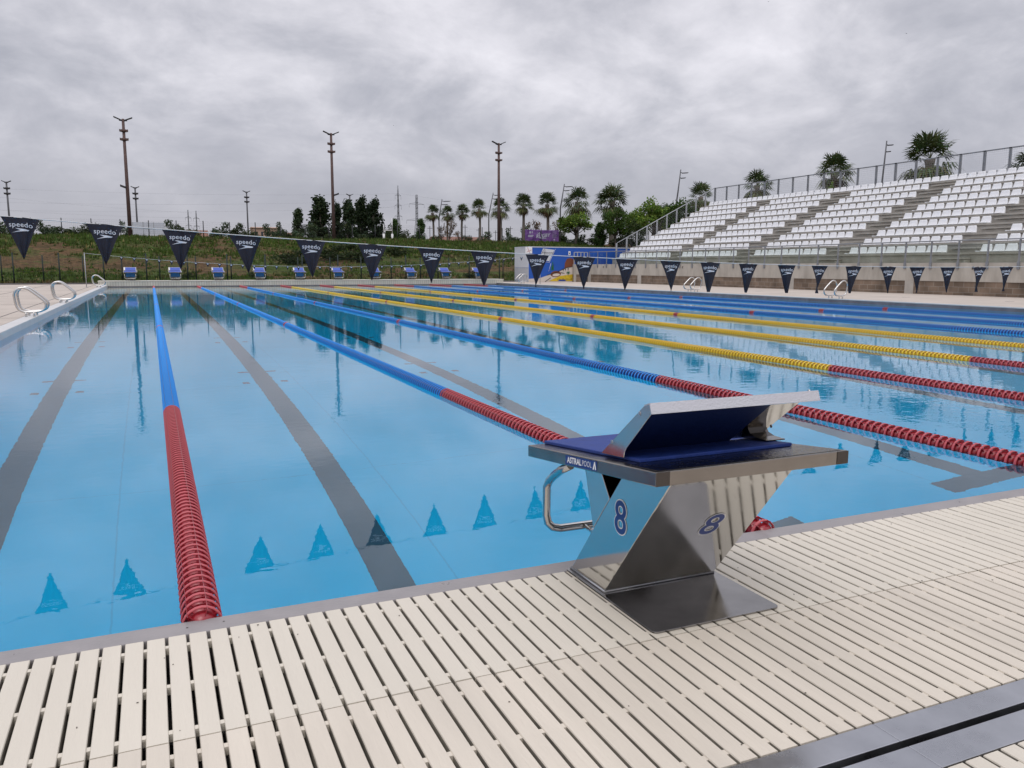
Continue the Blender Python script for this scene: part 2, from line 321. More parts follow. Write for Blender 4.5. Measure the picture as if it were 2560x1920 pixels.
b = MB()      # pool shell: floor and walls
b.cur = 0; b.quad((0,0,-2),(PW,0,-2),(PW,PL,-2),(0,PL,-2))
b.cur = 1; e_ = .003; b.quad((0,e_,-2),(0,e_,-.03),(PW,e_,-.03),(PW,e_,-2)); b.quad((0,PL-e_,-2),(PW,PL-e_,-2),(PW,PL-e_,-.03),(0,PL-e_,-.03))
b.quad((e_,0,-2),(e_,PL,-2),(e_,PL,-.03),(e_,0,-.03)); b.quad((PW-e_,0,-2),(PW-e_,0,-.03),(PW-e_,PL,-.03),(PW-e_,PL,-2))
struct(b.build('pool_basin', [floorm, wallm]))
b = MB(); z = -1.996
for k in range(10):
    x = LW*(k+.5)
    b.box(x-.118,x+.118,1.65,PL-1.9,-2.01,z); b.box(x-.5,x+.5,1.41,1.65,-2.01,z); b.box(x-.5,x+.5,PL-1.9,PL-1.66,-2.01,z)
    for yy in (9.13,14.07,35.3,40.3):
        for s in (-1,1): b.box(x+s*.118,x+s*.25,yy-.045,yy+.045,-2.01,z); b.box(x+s*.18-.05,x+s*.18+.08*s+.0,yy-.98,yy-.88,-2.01,z) if False else b.box(x+s*.24-.045,x+s*.24+.045,yy-.98,yy-.85,-2.01,z)
    for yy in (24.0,26.2):
        for s in (-1,1): b.box(x+s*.118,x+s*.5,yy-.06,yy+.06,-2.01,z)
struct(b.build('lane_markings', lanem))
b = MB(); b.quad((0,0,WZ),(PW,0,WZ),(PW,PL,WZ),(0,PL,WZ))
struct(b.build('water', water_mat()))

b = MB(); b.cur = 0; b.box(-14,-.26,-9,52,-.1,.1)
b.cur = 1
for x in (-.68,-3.0): b.box(x-.012,x+.012,-3,50.5,.1,.104)
for y in range(-4,52,7): b.box(-14,-.26,y-.004,y+.004,.1,.1025)
struct(b.build('pool_deck', [deckm, kerbm], bevel=0))
b = MB(); b.box(-.26,0,-2,PL,-.25,.1); struct(b.build('pool_edge_coping', copingwhite, bevel=.012))
b = MB(); b.cur = 0; b.box(PW+.02,31.5,-9,52,-.1,.095); b.cur = 1; b.box(PW,PW+.02,-2,PL,-.25,.07); b.cur = 2; b.box(PW-.006,PW+.12,-2,PL,.07,.1)
b.cur = 1
for y in range(3,50,4): b.box(27.6,28.0,y,y+.04,.095,.099)
struct(b.build('pool_deck', [deckm, gutterm, copingwhite]))
b = MB(); b.box(-14,31.4,52,53.1,-.1,.16); struct(b.build('kerb_strip', kerbm))
b = MB(); b.box(-1.5,27,-.10,0,-.3,.0); struct(b.build('pool_edge_coping', coping, bevel=.004))
# drip and bolt holes on the coping
b = MB(); b.disc((2.36,-.052,.001),(.0035,0,0),(0,.0035,0)); b.disc((2.475,-.048,.001),(.0035,0,0),(0,.0035,0)); b.disc((6.03,-.05,.001),(.004,0,0),(0,.004,0))
struct(b.build('coping_bolt_holes', channel))

# far end wall (raised) with lip
r = empty('pool_end_wall', (0,PL,0), 0, 'low cream tiled end wall of the pool under the row of blue starting blocks', 'wall')
b = MB(); b.box(-.48,24.6,0,1.3,-.4,.285); b.build('tiled_face', farwallm, r)
b = MB(); b.box(-.50,24.62,-.02,1.3,.287,.335); b.build('top_lip', creamlip, r, .006)
b = MB(); b.box(-.48,24.6,-.006,-.001,-.02,.028); b.build('waterline_strip', gutterm, r)

# slatted gratings along the near edge
def grating(y0, y1, bars, label, m):
    r = empty('deck_grating', (0,y0,0), 0, label, 'grating', 'cream slatted gratings along the near pool edge')
    b = MB(); p = .0628; x = -.6; rnd = random.Random(int(abs(y0)*100))
    xoff = 1.857-.0628*40
    for i in range(430):
        x = xoff+i*p+.0045; w = p-.0095; dz = rnd.uniform(-.0008,.0008); c = .003
        a, d = x+rnd.uniform(-.0005,.0005), 0
        n = len(b.v); Y0, Y1, Z = y1-y0, 0, dz
        # chamfered bar
        prof = [(a,-.042),(a,Z-c),(a+c*.6,Z),(a+w-c*.6,Z),(a+w,Z-c),(a+w,-.042)]
        b.v += [(q[0],Y0+c*.3,q[1]) for q in prof]+[(q[0],Y1-c*.3,q[1]) for q in prof]
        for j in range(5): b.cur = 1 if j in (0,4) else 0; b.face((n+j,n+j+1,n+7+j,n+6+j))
        b.cur = 0
        b.face(tuple(n+j for j in range(5,-1,-1))); b.face(tuple(n+6+j for j in range(6)))
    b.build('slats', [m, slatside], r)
    b = MB()
    for q in bars: b.box(xoff,xoff+430*p,q-y0-.0095,q-y0+.0095,-.026,-.0035)
    b.build('cross_bars', m, r)
    return r
grating(-.101,-.737,(-.167,-.43,-.684),'cream slatted grating in the row next to the grey pool coping', slat)
grating(-.741,-1.378,(-.80,-1.06,-1.325),'cream slatted grating in the second row back from the water, beside the steel drain', slat_dirty)
grating(-1.592,-2.23,(-1.65,-1.91,-2.17),'cream slatted grating on the other side of the steel drain slot', slat)
grating(-2.236,-2.87,(-2.29,-2.55,-2.81),'cream slatted grating farthest from the water', slat_dirty)
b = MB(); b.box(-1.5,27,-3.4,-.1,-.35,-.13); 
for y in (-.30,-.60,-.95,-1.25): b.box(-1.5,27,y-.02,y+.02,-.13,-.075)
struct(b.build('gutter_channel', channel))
b = MB(); b.box(-14,31.4,-9,-2.88,-.35,-.004); struct(b.build('pool_deck', deckm))
r = empty('drain_channel', (0,-1.48,0), 0, 'long stainless steel drain channel with a black slot between the slatted gratings', 'drain')
def strip(y0, y1):
    b = MB(); seams = [-1.5,1.1,2.55,3.985,5.5,8,10.5,13,15.5,18,20.5,23,27]
    for a, c in zip(seams, seams[1:]): b.box(a+.0006,c-.0006,y0,y1,-.06,.0)
    return b
strip(.012,.098).build('edge_strip', steel_dull, r, .0015); strip(-.108,-.012).build('edge_strip', steel_dull, r, .0015)
b = MB(); b.box(-1.5,27,-.1,.1,-.30,-.12); b.build('gutter_bed', blackp, r)

b = MB(); rd = random.Random(4)
for _ in range(60):
    x, y = rd.uniform(1.2,7.5), -rd.random()*1.25-.12; s_ = rd.uniform(.0006,.0017); a = rd.uniform(0,3)
    b.obox((x,y,.0018), (s_*math.cos(a)*1.8,s_*math.sin(a)*1.8,0), (-s_*math.sin(a),s_*math.cos(a),0), (0,0,.0008))
struct(tag(b.build('debris', bark), 'tiny dark specks of leaf litter scattered on the slatted deck', 'debris'), 'stuff')
# ------------------------------------------------------------------ lane ropes
def float_mb(body, rim, y0, y1, pitch, near):
    k = 20 if near else 10; R = .068
    y = y0+pitch/2
    while y < y1-pitch*.3:
        # hub
        body.tube([(0,y-pitch*.47,0),(0,y-pitch*.2,0),(0,y+pitch*.2,0),(0,y+pitch*.47,0)], [.020,.046,.046,.020] if near else [.042]*4, 10 if near else 6, cap=near)
        # outer ring band
        n0 = len(rim.v); hw = .0092; rr = [(R-.004,-hw),(R,-hw*.5),(R,hw*.5),(R-.004,hw),(R-.009,0)] if near else [(R-.004,-hw),(R,0),(R-.004,hw)]
        m = len(rr)
        for i in range(k):
            a = 2*math.pi*i/k
            for (q, dy) in rr: rim.v.append((q*math.cos(a), y+dy, q*math.sin(a)))
        for i in range(k):
            j = (i+1)%k
            for u in range(m): w = (u+1)%m; rim.face((n0+i*m+u,n0+j*m+u,n0+j*m+w,n0+i*m+w), True)
        # spokes (fins between hub and ring)
        for s in range(6 if near else 3):
            a = 2*math.pi*(s+.25)/(6 if near else 3)
            c, sn = math.cos(a), math.sin(a); t = .0016
            body.obox((c*.053, y, sn*.053), (c*.0145,0,sn*.0145), (0,pitch*.30,0), (-sn*t,0,c*t))
            if near: body.obox((c*.0655, y, sn*.0655), (c*.0014,0,sn*.0014), (0,pitch*.48,0), (-sn*.0014,0,c*.0014))
        if near: body.disc((0,y-.001,0),(.052,0,0),(0,0,.052),14)
        y += pitch
PT = .062
def rope_section(y0, y1, near): bo, ri = MB(), MB(); float_mb(bo, ri, y0, y1, PT, near); return bo, ri
_cache = {}
def section(key, y0, y1, mb, mr, parent, near, name):
    if key not in _cache:
        bo, ri = rope_section(y0, y1, near); n = len(bo.v); nf = len(bo.f)
        bo.v += ri.v; bo.f += [tuple(i+n for i in f) for f in ri.f]; bo.sm += ri.sm; bo.mi = [0]*nf+[1]*len(ri.f)
        _cache[key] = bo.mesh(name, [mb, mr])
    o = bpy.data.objects.new(name, _cache[key]); COL.objects.link(o); o.parent = parent; return o
RC = ['blue','blue','blue','yellow','yellow','yellow','blue','blue','blue']
wh = ['first lane rope beside the ladders','second lane rope, running behind the starting block','third lane rope, the last blue one before the yellow ropes','yellow lane rope nearest the starting block','middle one of the yellow lane ropes','yellow lane rope farthest from the starting block','blue lane rope just beyond the yellow ones','blue lane rope next to last before the stand','blue lane rope closest to the stand']
for k in range(1,10):
    c = RC[k-1]; mb, mr = (pblue, rimblue) if c == 'blue' else (pyel, rimyel)
    lab = {0:'blue and red ',1:'blue and red ',2:'blue and red '}.get(k-1,'')+wh[k-1]
    r = empty('lane_rope', (LW*k,0,-.026), 0, lab, 'lane rope', 'lane ropes across the pool')
    section('rn',-.016,4.44,pred,rimred,r,True,'end_floats'); section('rf',45.0,49.40,pred,rimred,r,False,'end_floats')
    segs = [(4.44,14.44-.09,True),(14.44+.09,24.44-.09,True),(24.44+.09,34.44-.09,True),(34.44+.09,45.0,False)]
    for i, (a, d, nr) in enumerate(segs): section((c,i),a,d,mb,mr,r,nr,'middle_floats')
    for i, y in enumerate((14.44,24.44,34.44)): section(('m',i),y-.09,y+.09,pred,rimred,r,i<1,'marker_floats')
    b = MB(); b.tube([(0,-.0,0),(0,49.44,0)], .006, 5); b.build('cable', cablem, r)

# ------------------------------------------------------------------ starting blocks
def eight(mb_out, height, off, tf):
    vs, fs = text_geo('8', height, off, 0, 6); mb_out.add([tf(v) for v in vs], fs)
def make_block(name, label, pad_m, near=True):
    # local frame: origin at the middle of the base, +y towards the water; x across
    r = empty(name, (0,0,0), 0, label, 'starting block')
    Y = lambda y: y            # y measured from the pool edge, negative over the deck
    hw = .2445
    b = MB()                    # base plate with rounded corners
    pts = []
    for (cx_, cy_, a0) in ((.262-.02,-.085-.02,0),(-.262+.02,-.085-.02,90),(-.262+.02,-.712+.02,180),(.262-.02,-.712+.02,270)):
        for i in range(5): a = rad(a0+i*22.5); pts.append((cx_+.02*math.cos(a), cy_+.02*math.sin(a)))
    b.prism(pts, 'z', .001, .008); b.build('base_plate', steel_plate, r, .0015)
    b = MB()
    b.tube([(-.2445,-.102,.012),(.2445,-.102,.012),(.2445,-.36,.012),(-.2445,-.36,.012)], .005, 6, closed=True); b.build('weld_seam', steel_dull, r)
    b = MB(); T = lambda y: .445+.112*(.028-y)
    poly = [(-.102,.010),(-.36,.010),(-.775,T(-.775)-.001),(-.495,T(-.495)-.001)]
    b.prism(poly, 'x', -hw, hw); b.build('pedestal', steel, r, .003)
    b = MB(); b.prism([(-.19,T(-.19)-.001),(-.27,.2235),(-.385,.367),(-.30,T(-.30)-.001)], 'x', -hw+.001, hw-.001); b.build('front_brace', steel if near else mat('water_reflection_blue',(.035,.16,.40),.3,.3), r, .002)  # far blocks: the water's reflection is painted into the brace as blue
    # platform: sloping steel tray
    b = MB(); W2 = .373
    def pt(x, y, dz): return (x, y, T(y)+dz)
    n = len(b.v)
    def slab(x0, x1, y0, y1, d0, d1, mb=None):
        mb = mb or b; n = len(mb.v)
        mb.v += [pt(x,y,d) for d in (d0,d1) for y in (y0,y1) for x in (x0,x1)]
        for f in ((0,2,3,1),(4,5,7,6),(0,1,5,4),(2,6,7,3),(0,4,6,2),(1,3,7,5)): mb.face(tuple(n+i for i in f))
    slab(-W2,W2,-.866,.028,.0,.045); b.build('platform', steel_tray, r, .003)
    for s in (-1,1):
        b = MB(); x0, x1 = sorted((s*.326, s*(W2+.001))); slab(x0,x1,-.868,-.8655,.001,.044,b); b.build('corner_cap', steel_cap, r, .0008)
    b = MB(); slab(-.355,.355,-.852,-.680,.0453,.0462,b); b.build('wet_tray', wetsteel, r)
    b = MB(); slab(-.305,.315,-.672,.022,.0455,.058,b); b.build('foot_pad', pad_m, r, .003)
    # kick plate
    xs = .335; kx = .013
    side = [(-.455,.557),(-.60,.572),(-.605,.592),(-.615,.606),(-.754,.740),(-.745,.772),(-.716,.762)]
    for s in (-1,1):
        b = MB(); x0, x1 = sorted((kx+s*xs, kx+s*(xs-.004))); b.prism(side if s < 0 else [(-.4555,.5575),(-.7145,.7605),(-.7060,.7720),(-.4470,.5690)], 'x', x0, x1); b.build('kick_plate_side', steel, r, .001)
        bb = MB()
        for (yy, zz) in ((-.525,.61),(-.69,.733)): bb.tube([(kx+s*(xs+.0002),yy,zz),(kx+s*(xs+.0018),yy,zz)], .006, 10)
        bb.build('screw', steel_dull, r)
    d = Vector((0,-.716+.455,.762-.557)); d.normalize(); nrm = Vector((0, d.z, -d.y))   # faces the water, upward
    b = MB(); mid_ = Vector((0,-.585,.6625)); L_ = .158
    b.obox(mid_-nrm*.002+Vector((kx,0,0)), (xs-.006,0,0), d*L_, nrm*.002); b.build('kick_plate_back', steel, r)
    b = MB(); b.obox(mid_-nrm*.007+Vector((kx-.07,0,-.004)), (xs-.075,0,0), d*(L_-.004), nrm*.003); b.build('kick_plate_liner', bluedark, r, .001)
    b = MB(); b.prism([(-.450,.563),(-.600,.5745),(-.602,.579),(-.545,.580),(-.515,.588),(-.502,.604),(-.497,.600)], 'x', kx+xs-.085, kx+xs); b.build('kick_plate_foot', steel_cap, r, .001)
    b = MB(); b.obox(mid_+nrm*.005+Vector((kx-.03,0,0)), (xs-.055,0,0), d*(L_-.015), nrm*.005); b.build('kick_pad', pad_m, r, .002)
    b = MB(); b.prism([(-.716,.764),(-.745,.774),(-.757,.741),(-.753,.739),(-.743,.769),(-.716,.759)], 'x', kx-xs-.001, kx+xs+.001); b.build('kick_plate_lip', mat('droplet_wet_steel',(.72,.71,.72),.24,.9,bump=.22,bscale=160) if near else steel, r)
    # back-stroke grip: bent tube round the front
    def side_curve(s):
        return [(s*.29,-.175,.447),(s*.29,-.10,.412),(s*.29,-.04,.376),(s*.292,.0,.345),(s*.294,.018,.315),(s*.294,.02,.20),(s*.288,.018,.168),(s*.268,.015,.146),(s*.235,.012,.138)]
    a = side_curve(-1); c = list(reversed(side_curve(1)))
    b = MB(); b.tube(a+[(0,.010,.137)]+c, .0165, 14); b.build('grip_rail', steel, r)
    for s in (-1,1):
        b = MB(); b.tube([(s*.13,.01,.138),(s*.15,-.10,.15),(s*.17,-.20,.19)], .010, 8); b.build('grip_bracket', steel, r)
    if near:
        b = MB(); eight(b, .168, .0055, lambda v: Vector((-hw-.0016, -.466-v.x*.98, .316+v.y))); b.build('number_outline', white, r)
        b = MB(); eight(b, .168, .0018, lambda v: Vector((-hw-.0024, -.466-v.x*.98, .316+v.y))); b.build('number', navy, r)
        sd = Vector((0,-.415,T(-.775)-.011)).normalized(); nb = Vector((0,-sd.z,sd.y)); c0 = Vector((NUMX, 0, 0))+Vector((0,-.36,.010))+sd*NUMT
        b = MB(); eight(b, .168, .0055, lambda v: c0+Vector((v.x,0,0))+sd*v.y+nb*.0016); b.build('number_outline', white, r)
        b = MB(); eight(b, .168, .0018, lambda v: c0+Vector((v.x,0,0))+sd*v.y+nb*.0024); b.build('number', navy, r)
        def st(u, v, e): y = -.293-u*.225; return Vector((-W2-e, y, T(y)-.0+.0225+v*.034))
        b = MB(); b.add([st(0,-.5,.001),st(1,-.5,.001),st(1,.5,.001),st(0,.5,.001)], [(3,2,1,0)]); b.build('maker_sticker', navy, r)
        b = MB()
        vs, fs = text_geo('ASTRAL', .030, .0009, 0, 3); w = .068/max(v.x for v in vs)/2*1.55
        b.add([st((.30+v.x*w/.225), v.y/.034, .0018) for v in vs], fs)
        vs, fs = text_geo('POOL', .028, -.0002, 0, 3)
        b.add([st((.70+v.x*.9/.225), v.y/.034, .0018) for v in vs], fs)
        b.add([st(.88,-.38,.0018),st(.925,-.38,.0018),st(.94,.1,.0018),st(.955,-.38,.0018),st(.99,-.38,.0018),st(.95,.42,.0018),st(.93,.42,.0018)], [(0,1,2,6),(2,3,4,5),(2,5,6)])
        b.build('sticker_lettering', white, r)
    return r
NUMX, NUMT = .05, .36
blk = make_block('starting_block', 'stainless steel starting block with blue pads, marked 8, standing on the near slatted deck', bluepad)
blk.location = (4.01,0,0)
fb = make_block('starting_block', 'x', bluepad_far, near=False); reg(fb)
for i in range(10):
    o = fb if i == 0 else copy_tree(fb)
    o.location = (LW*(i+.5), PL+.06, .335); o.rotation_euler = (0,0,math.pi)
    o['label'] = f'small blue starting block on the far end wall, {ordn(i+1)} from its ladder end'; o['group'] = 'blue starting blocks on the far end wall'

# ------------------------------------------------------------------ ladders
def ladder(x, y, side, label):
    r = empty('pool_ladder', (x,y,.1), 0, label, 'pool ladder', 'steel pool ladders at the pool edges')
    prof = [(-.19,.10),(-.29,.125),(-.352,.20),(-.375,.32),(-.391,.46),(-.365,.55),(-.29,.612),(-.20,.622),(-.11,.585),(.02,.47),(.12,.38),(.185,.31),(.20,.24),(.175,.165),(.10,.115),(.0,.10)]
    # smooth the closed outline
    P_ = [Vector((p[0]*side,0,p[1])) for p in prof]
    for _ in range(2):
        Q = []
        for i in range(len(P_)): a, c = P_[i], P_[(i+1)%len(P_)]; Q += [a*.75+c*.25, a*.25+c*.75]
        P_ = Q
    for dy in (-.24,.24):
        b = MB(); b.tube([(p.x+.0,dy,p.z) for p in P_], .025, 10, closed=True); b.build('handrail', chrome, r)
        for xx in (-.19,-.04):
            b = MB(); b.tube([(xx*side,dy,.10),(xx*side,dy,-.0)], .022, 10); b.build('foot', chrome, r)
    for k in range(3):
        b = MB(); b.box(.04*side-.03,.04*side+.03,-.24,.24,-.38-.28*k,-.36-.28*k); b.build('tread', chrome, r)
    return r
ladder(-.0,17.65,1,'steel ladder handrails nearest the camera on the white coping')
ladder(-.0,24.85,1,'steel ladder handrails in the middle of the three beside the first lane')
ladder(-.05,43.9,1,'small steel ladder handrails at the corner by the far end wall')
ladder(24.12,27.2,-1,'steel ladder handrails on the stand side, halfway along the pool')
ladder(24.12,18.9,-1,'steel ladder handrails on the stand side, closest to the camera')
ladder(24.12,45.6,-1,'steel ladder handrails in front of the white container end')

# ------------------------------------------------------------------ flag lines
def line_z(x): return 1.189+.00363*(x-11.36)**2
def pole(x, y, h, label, zb=.1):
    b = MB(); b.tube([(0,0,0),(0,0,h)], .02, 10); b.tube([(0,0,h),(0,0,h+.03)], .027, 10); b.tube([(0,0,0),(0,0,.012)], .06, 12)
    o = b.build('flag_pole', galv_pale); o.location = (x,y,zb); return tag(o, label, 'pole')
FY = 4.46
pole(-.75,44.4,1.72,'slim grey pole holding the far flag line at the deck beside the small ladder')
pole(25.0,44.4,1.72,'slim grey pole holding the far flag line in front of the mural')
pole(25.0,FY,1.75,'slim grey pole holding the near flag line on the stand side of the pool')
pole(-.75,FY,1.62,'slim grey pole holding the near flag line beside the white coping')
def cord(y, f, x0, x1, rr, label):
    b = MB(); b.tube([(x0+(x1-x0)*i/60, y+.012*math.sin(i*1.3), f(x0+(x1-x0)*i/60)) for i in range(61)], rr, 6)
    return tag(b.build('bunting_line', cordm), label, 'cord')
cord(FY, line_z, -.75, 25.0, .0038, 'white cord strung low across the pool carrying the large black pennants')
def far_z(x): return 1.165+.0043*(x-11.6)**2
cord(44.4, far_z, -.75, 25.0, .0065, 'thin cord strung across the far end of the pool carrying tiny pennants')
def logo_pts():     # the arrow-like boomerang mark, unit width
    return [(-.30,.14),(.50,.08),(.42,.0),(-.50,-.145),(-.02,.01)]
sp_v, sp_f = text_geo('speedo', .060, .0004, .0, 3, 1.04)
sw = max(v.x for v in sp_v)-min(v.x for v in sp_v)
tm_v, tm_f = text_geo("'", .02, .0005, 0, 1)
def pennant(i, x):
    rnd = random.Random(i*7+3); w, h = .262+rnd.uniform(-.008,.008), .318
    r = empty('pennant', (x,FY,line_z(x)), 0, f'large black pennant with white lettering, {ordn(i+1)} from the ladder side along the near line', 'pennant', 'black pennants on the near flag line')
    curl = rnd.uniform(-1.6,1.6) if i > 9 else rnd.uniform(-.8,.8); ph = rnd.uniform(0,6); tw = (rnd.uniform(-.5,.2) if i > 9 else rnd.uniform(-.15,.15)); pinch = .08+.16*max(0,(i-8)/14)
    slope = (line_z(x+.1)-line_z(x-.1))/.2
    def cl_(u, v):      # u -1..1 across, v 0..1 down (1 = tip), on the cloth
        half = w/2*(1-v)*(1-pinch*math.sin(math.pi*v)*.9)
        X = u*half+tw*.10*v; Yo = .016*curl*math.cos(u*2.6+ph)*(.4+v)*(1-v*.6)+.02*curl*u*v+.006*math.sin(7*u+ph)
        Z = -h*v+slope*u*w/2*(1-v)+.004*math.cos(u*3.1)*(1-v)
        return Vector((X, Yo, Z))
    b = MB(); NU, NV = 16, 18
    for j in range(NV+1):
        for q in range(NU+1): b.v.append(tuple(cl_(q/NU*2-1, j/NV*.998)))
    for j in range(NV):
        for q in range(NU): a = j*(NU+1)+q; b.face((a,a+1,a+NU+2,a+NU+1), True)
    b.build('cloth', flagm, r)
    def pl(X, Z, e=.0035):      # flat design coordinates to the cloth
        v = -Z/h; half = w/2*(1-v)*(1-pinch*math.sin(math.pi*v)*.9); u = X/half; p = cl_(max(-1,min(1,u)), v); return p+Vector((0,-e,0))
    b = MB()
    b.add([pl(v.x*.155/sw, -.056+v.y*.150/sw) for v in sp_v], sp_f)
    g2 = logo_pts(); 
    def sub(a, c, d, k):
        if k == 0: n_ = len(b.v); b.v += [tuple(pl(q[0]*.118-.004, -.098+q[1]*.118, .0035)) for q in (a,c,d)]; b.face((n_,n_+1,n_+2)); return
        m1, m2, m3 = [((p[0]+q[0])/2,(p[1]+q[1])/2) for p, q in ((a,c),(c,d),(d,a))]
        for t3 in ((a,m1,m3),(m1,c,m2),(m3,m2,d),(m1,m2,m3)): sub(*t3, k-1)
    for t3 in ((g2[0],g2[4],g2[1]),(g2[4],g2[2],g2[1]),(g2[4],g2[3],g2[2])): sub(*t3, 3)
    b.add([pl(.083+v.x*.9, -.040+v.y*.9) for v in tm_v], tm_f)
    b.build('printed_logo', whiteprint, r)
    return r
for i, px in enumerate([60,268,453,616,778,931,1078,1208,1341,1459,1565,1674,1773,1869,1965,2046,2133,2219,2292,2368,2446,2514,2580,2650]):
    pennant(i, at(px, 690, FY).x+.006)
_pv = None
for i in range(40):
    x = .35+i*.598
    b = MB(); b.cur = 0; s = .095
    b.add([(-s,0,0),(s,0,0),(.0,.0,-.24),(0,.025,-.11)], [(0,2,3),(0,3,1),(3,2,1)])
    b.cur = 1; b.add([(-s*.7,-.006,-.03),(s*.7,-.006,-.03),(.01,-.002,-.085)], [(0,2,1)])
    if _pv is None: _pv = b.mesh('pennant', [flagm, whiteprint])
    o = bpy.data.objects.new('pennant', _pv); COL.objects.link(o); o.location = (x,44.38,far_z(x)); o.rotation_euler = (0,0,random.Random(i).uniform(-.4,.4))
    tag(o, f'tiny dark pennant on the far flag line, {ordn(i+1)} from the pole by the small ladder', 'pennant', 'tiny pennants on the far flag line')

# ------------------------------------------------------------------ the stand
X0, RUN, Z0, RISE = 33.0, .857, 1.80, .431
YL = 48.75                               # far end of the terraces
YR = 3.0
r = empty('grandstand', (X0,YL,0), 0, 'long grey concrete grandstand terraces rising beside the pool', 'grandstand')
def L2(v): return (v[0]-X0, v[1]-YL, v[2])
b = MB()
for q in range(10):
    x = RUN*q; b.box(x-.0,x+RUN+(.6 if q==9 else 0),YR-YL,0.25,Z0+RISE*q-RISE-.05,Z0+RISE*q-.095); b.box(x-.05,x+RUN-.06+(.6 if q==9 else 0),YR-YL,0.25,Z0+RISE*q-.092,Z0+RISE*q-.012)
b.build('terraces', concrete_t, r, .01)
b = MB(); b.box(RUN*10+.5,RUN*10+.8,YR-YL,.25,0,Z0+RISE*9); b.box(-1.22,RUN*10+.5,.01,.24,0,1.15); b.build('back_wall', concrete, r)
AIS = [(42.10,40.72),(34.09+.0,32.59)]
# aisles: (far side, near side)
aisles = [(42.23,40.97),(35.60,34.09),(28.72,27.22),(21.85,20.35),(14.98,13.5)]
blocks = [(48.6,42.23,12),(40.97,35.60,10),(34.09,28.72,10),(27.22,21.85,10),(20.35,14.98,10),(13.5,8.2,10)]
for a0, a1 in aisles:
    for q in range(10):
        b = MB()
        x = RUN*q; zt = Z0+RISE*(q-1)+RISE*.5 if q else 1.58
        b.box(x-.40,x-.042,a1-YL+.12,a0-YL-.12,zt-RISE*.5-.005,zt-.075)
        b.box(x-.47,x-.046,a1-YL+.1,a0-YL-.1,zt-.06,zt)
        for yy in (a1-YL+.3,a0-YL-.3,(a0+a1)/2-YL): b.box(x-.44,x-.06,yy-.05,yy+.05,zt-.075,zt-.06)
        b.build('aisle_step', concrete_t, r, .006)
b = MB(); b.box(-1.249,-.04,YR-YL,1.18,1.16,1.357); b.build('walkway', concrete, r)
r = empty('stand_front_wall', (31.5,0,0), 0, 'front wall of the stand, brown block courses under a band of stained concrete', 'wall')
b = MB(); b.box(0,.25,YR,49.96,.632,1.36); b.build('concrete_band', concrete, r, .008)
b = MB(); b.box(.03,.25,YR,49.96,.09,.632); b.build('block_courses', blockm, r)
b = MB(); b.box(-1.1,.24,49.965,50.2,.633,1.359); b.build('concrete_band', concrete, r)
b = MB(); b.box(-1.1,.24,49.99,50.2,.09,.631); b.build('block_courses', blockmx, r)
for y in (43.0,36.05,29.1,22.1,15.1,8.1,49.70):
    b = MB(); b.box(-.005,.2,y-.21,y+.21,.09,.632); b.build('pillar', pillarm, r, .006)
b = MB(); b.box(-1.13,-.95,49.93,50.0,.09,.632); b.build('pillar', pillarm, r)
# drips: dark pipes poking from the band
for y in (47.6,38.2,24.0,19.2):
    b = MB(); b.tube([(.0,y,1.22),(-.05,y,1.20),(-.05,y,1.10)], .018, 8); b.build('drain_spout', lampdark, r)

r = empty('glass_railing', (31.5,0,1.36), 0, 'grey steel railing with pale glass panels along the front of the stand', 'railing')
py_ = []; y = 49.7
while y > YR: py_.append(y); y -= 1.243
for y in py_:
    b = MB(); b.box(-.035,-.005,y-.035,y+.035,-.22,.85); b.box(-.05,.0,y-.05,y+.05,-.24,.06); b.build('post', galv, r)
b = MB(); b.tube([(-.02,YR,.875),(-.02,49.75,.875)], .027, 8); b.build('top_rail', galv, r)
for a, c in zip(py_, py_[1:]):
    b = MB(); b.box(-.014,-.004,c+.06,a-.06,.02,.76); b.build('glass_panel', glassp, r)
# extra railings at the far end walkway
r = empty('ramp_railing', (30.4,50.0,1.36), 0, 'low grey steel railings of the walkway in front of the blue container wall', 'railing')
for dy, x0, x1, n in ((0,.0,1.1,4),(.6,.6,3.0,6)):
    b = MB(); b.tube([(x0,dy,.86),(x1,dy,.86)], .025, 8); b.tube([(x0,dy,.45),(x1,dy,.45)], .014, 6); b.build('rail', galv_pale, r)
    for i in range(n+1):
        x = x0+(x1-x0)*i/n; b = MB(); b.box(x-.03,x+.03,dy-.02,dy+.02,-.2,.86); b.build('post', galv_pale, r)

# upper mesh fence behind the top row
r = empty('mesh_fence', (41.75,0,6.05), 0, 'grey steel mesh fence along the top of the stand', 'fence')
ys = []; y = 48.80
while y > YR: ys.append(y); y -= 1.375
for i, y in enumerate(ys):
    b = MB(); w = .13 if i == 0 else (.085 if i%4 else .11)
    b.box(-.03,.03,y-w/2-.02,y-.008,-.3,1.06); b.box(-.03,.03,y+.008,y+w/2+.02,-.3,1.06); b.build('post', galv, r)
b = MB(); b.box(-.03,.03,ys[-1],ys[0],1.0,1.06); b.box(-.025,.025,ys[-1],ys[0],-.06,-.02); b.build('rail', galv, r)
b = MB()
for k in range(9): z = .0+k*.115; b.box(-.003,.003,ys[-1],ys[0],z,z+.006)
y = ys[-1]
while y < ys[0]: b.box(-.0015,.0015,y,y+.003,-.02,1.0); y += .11
b.build('wire_mesh', galv_pale, r)
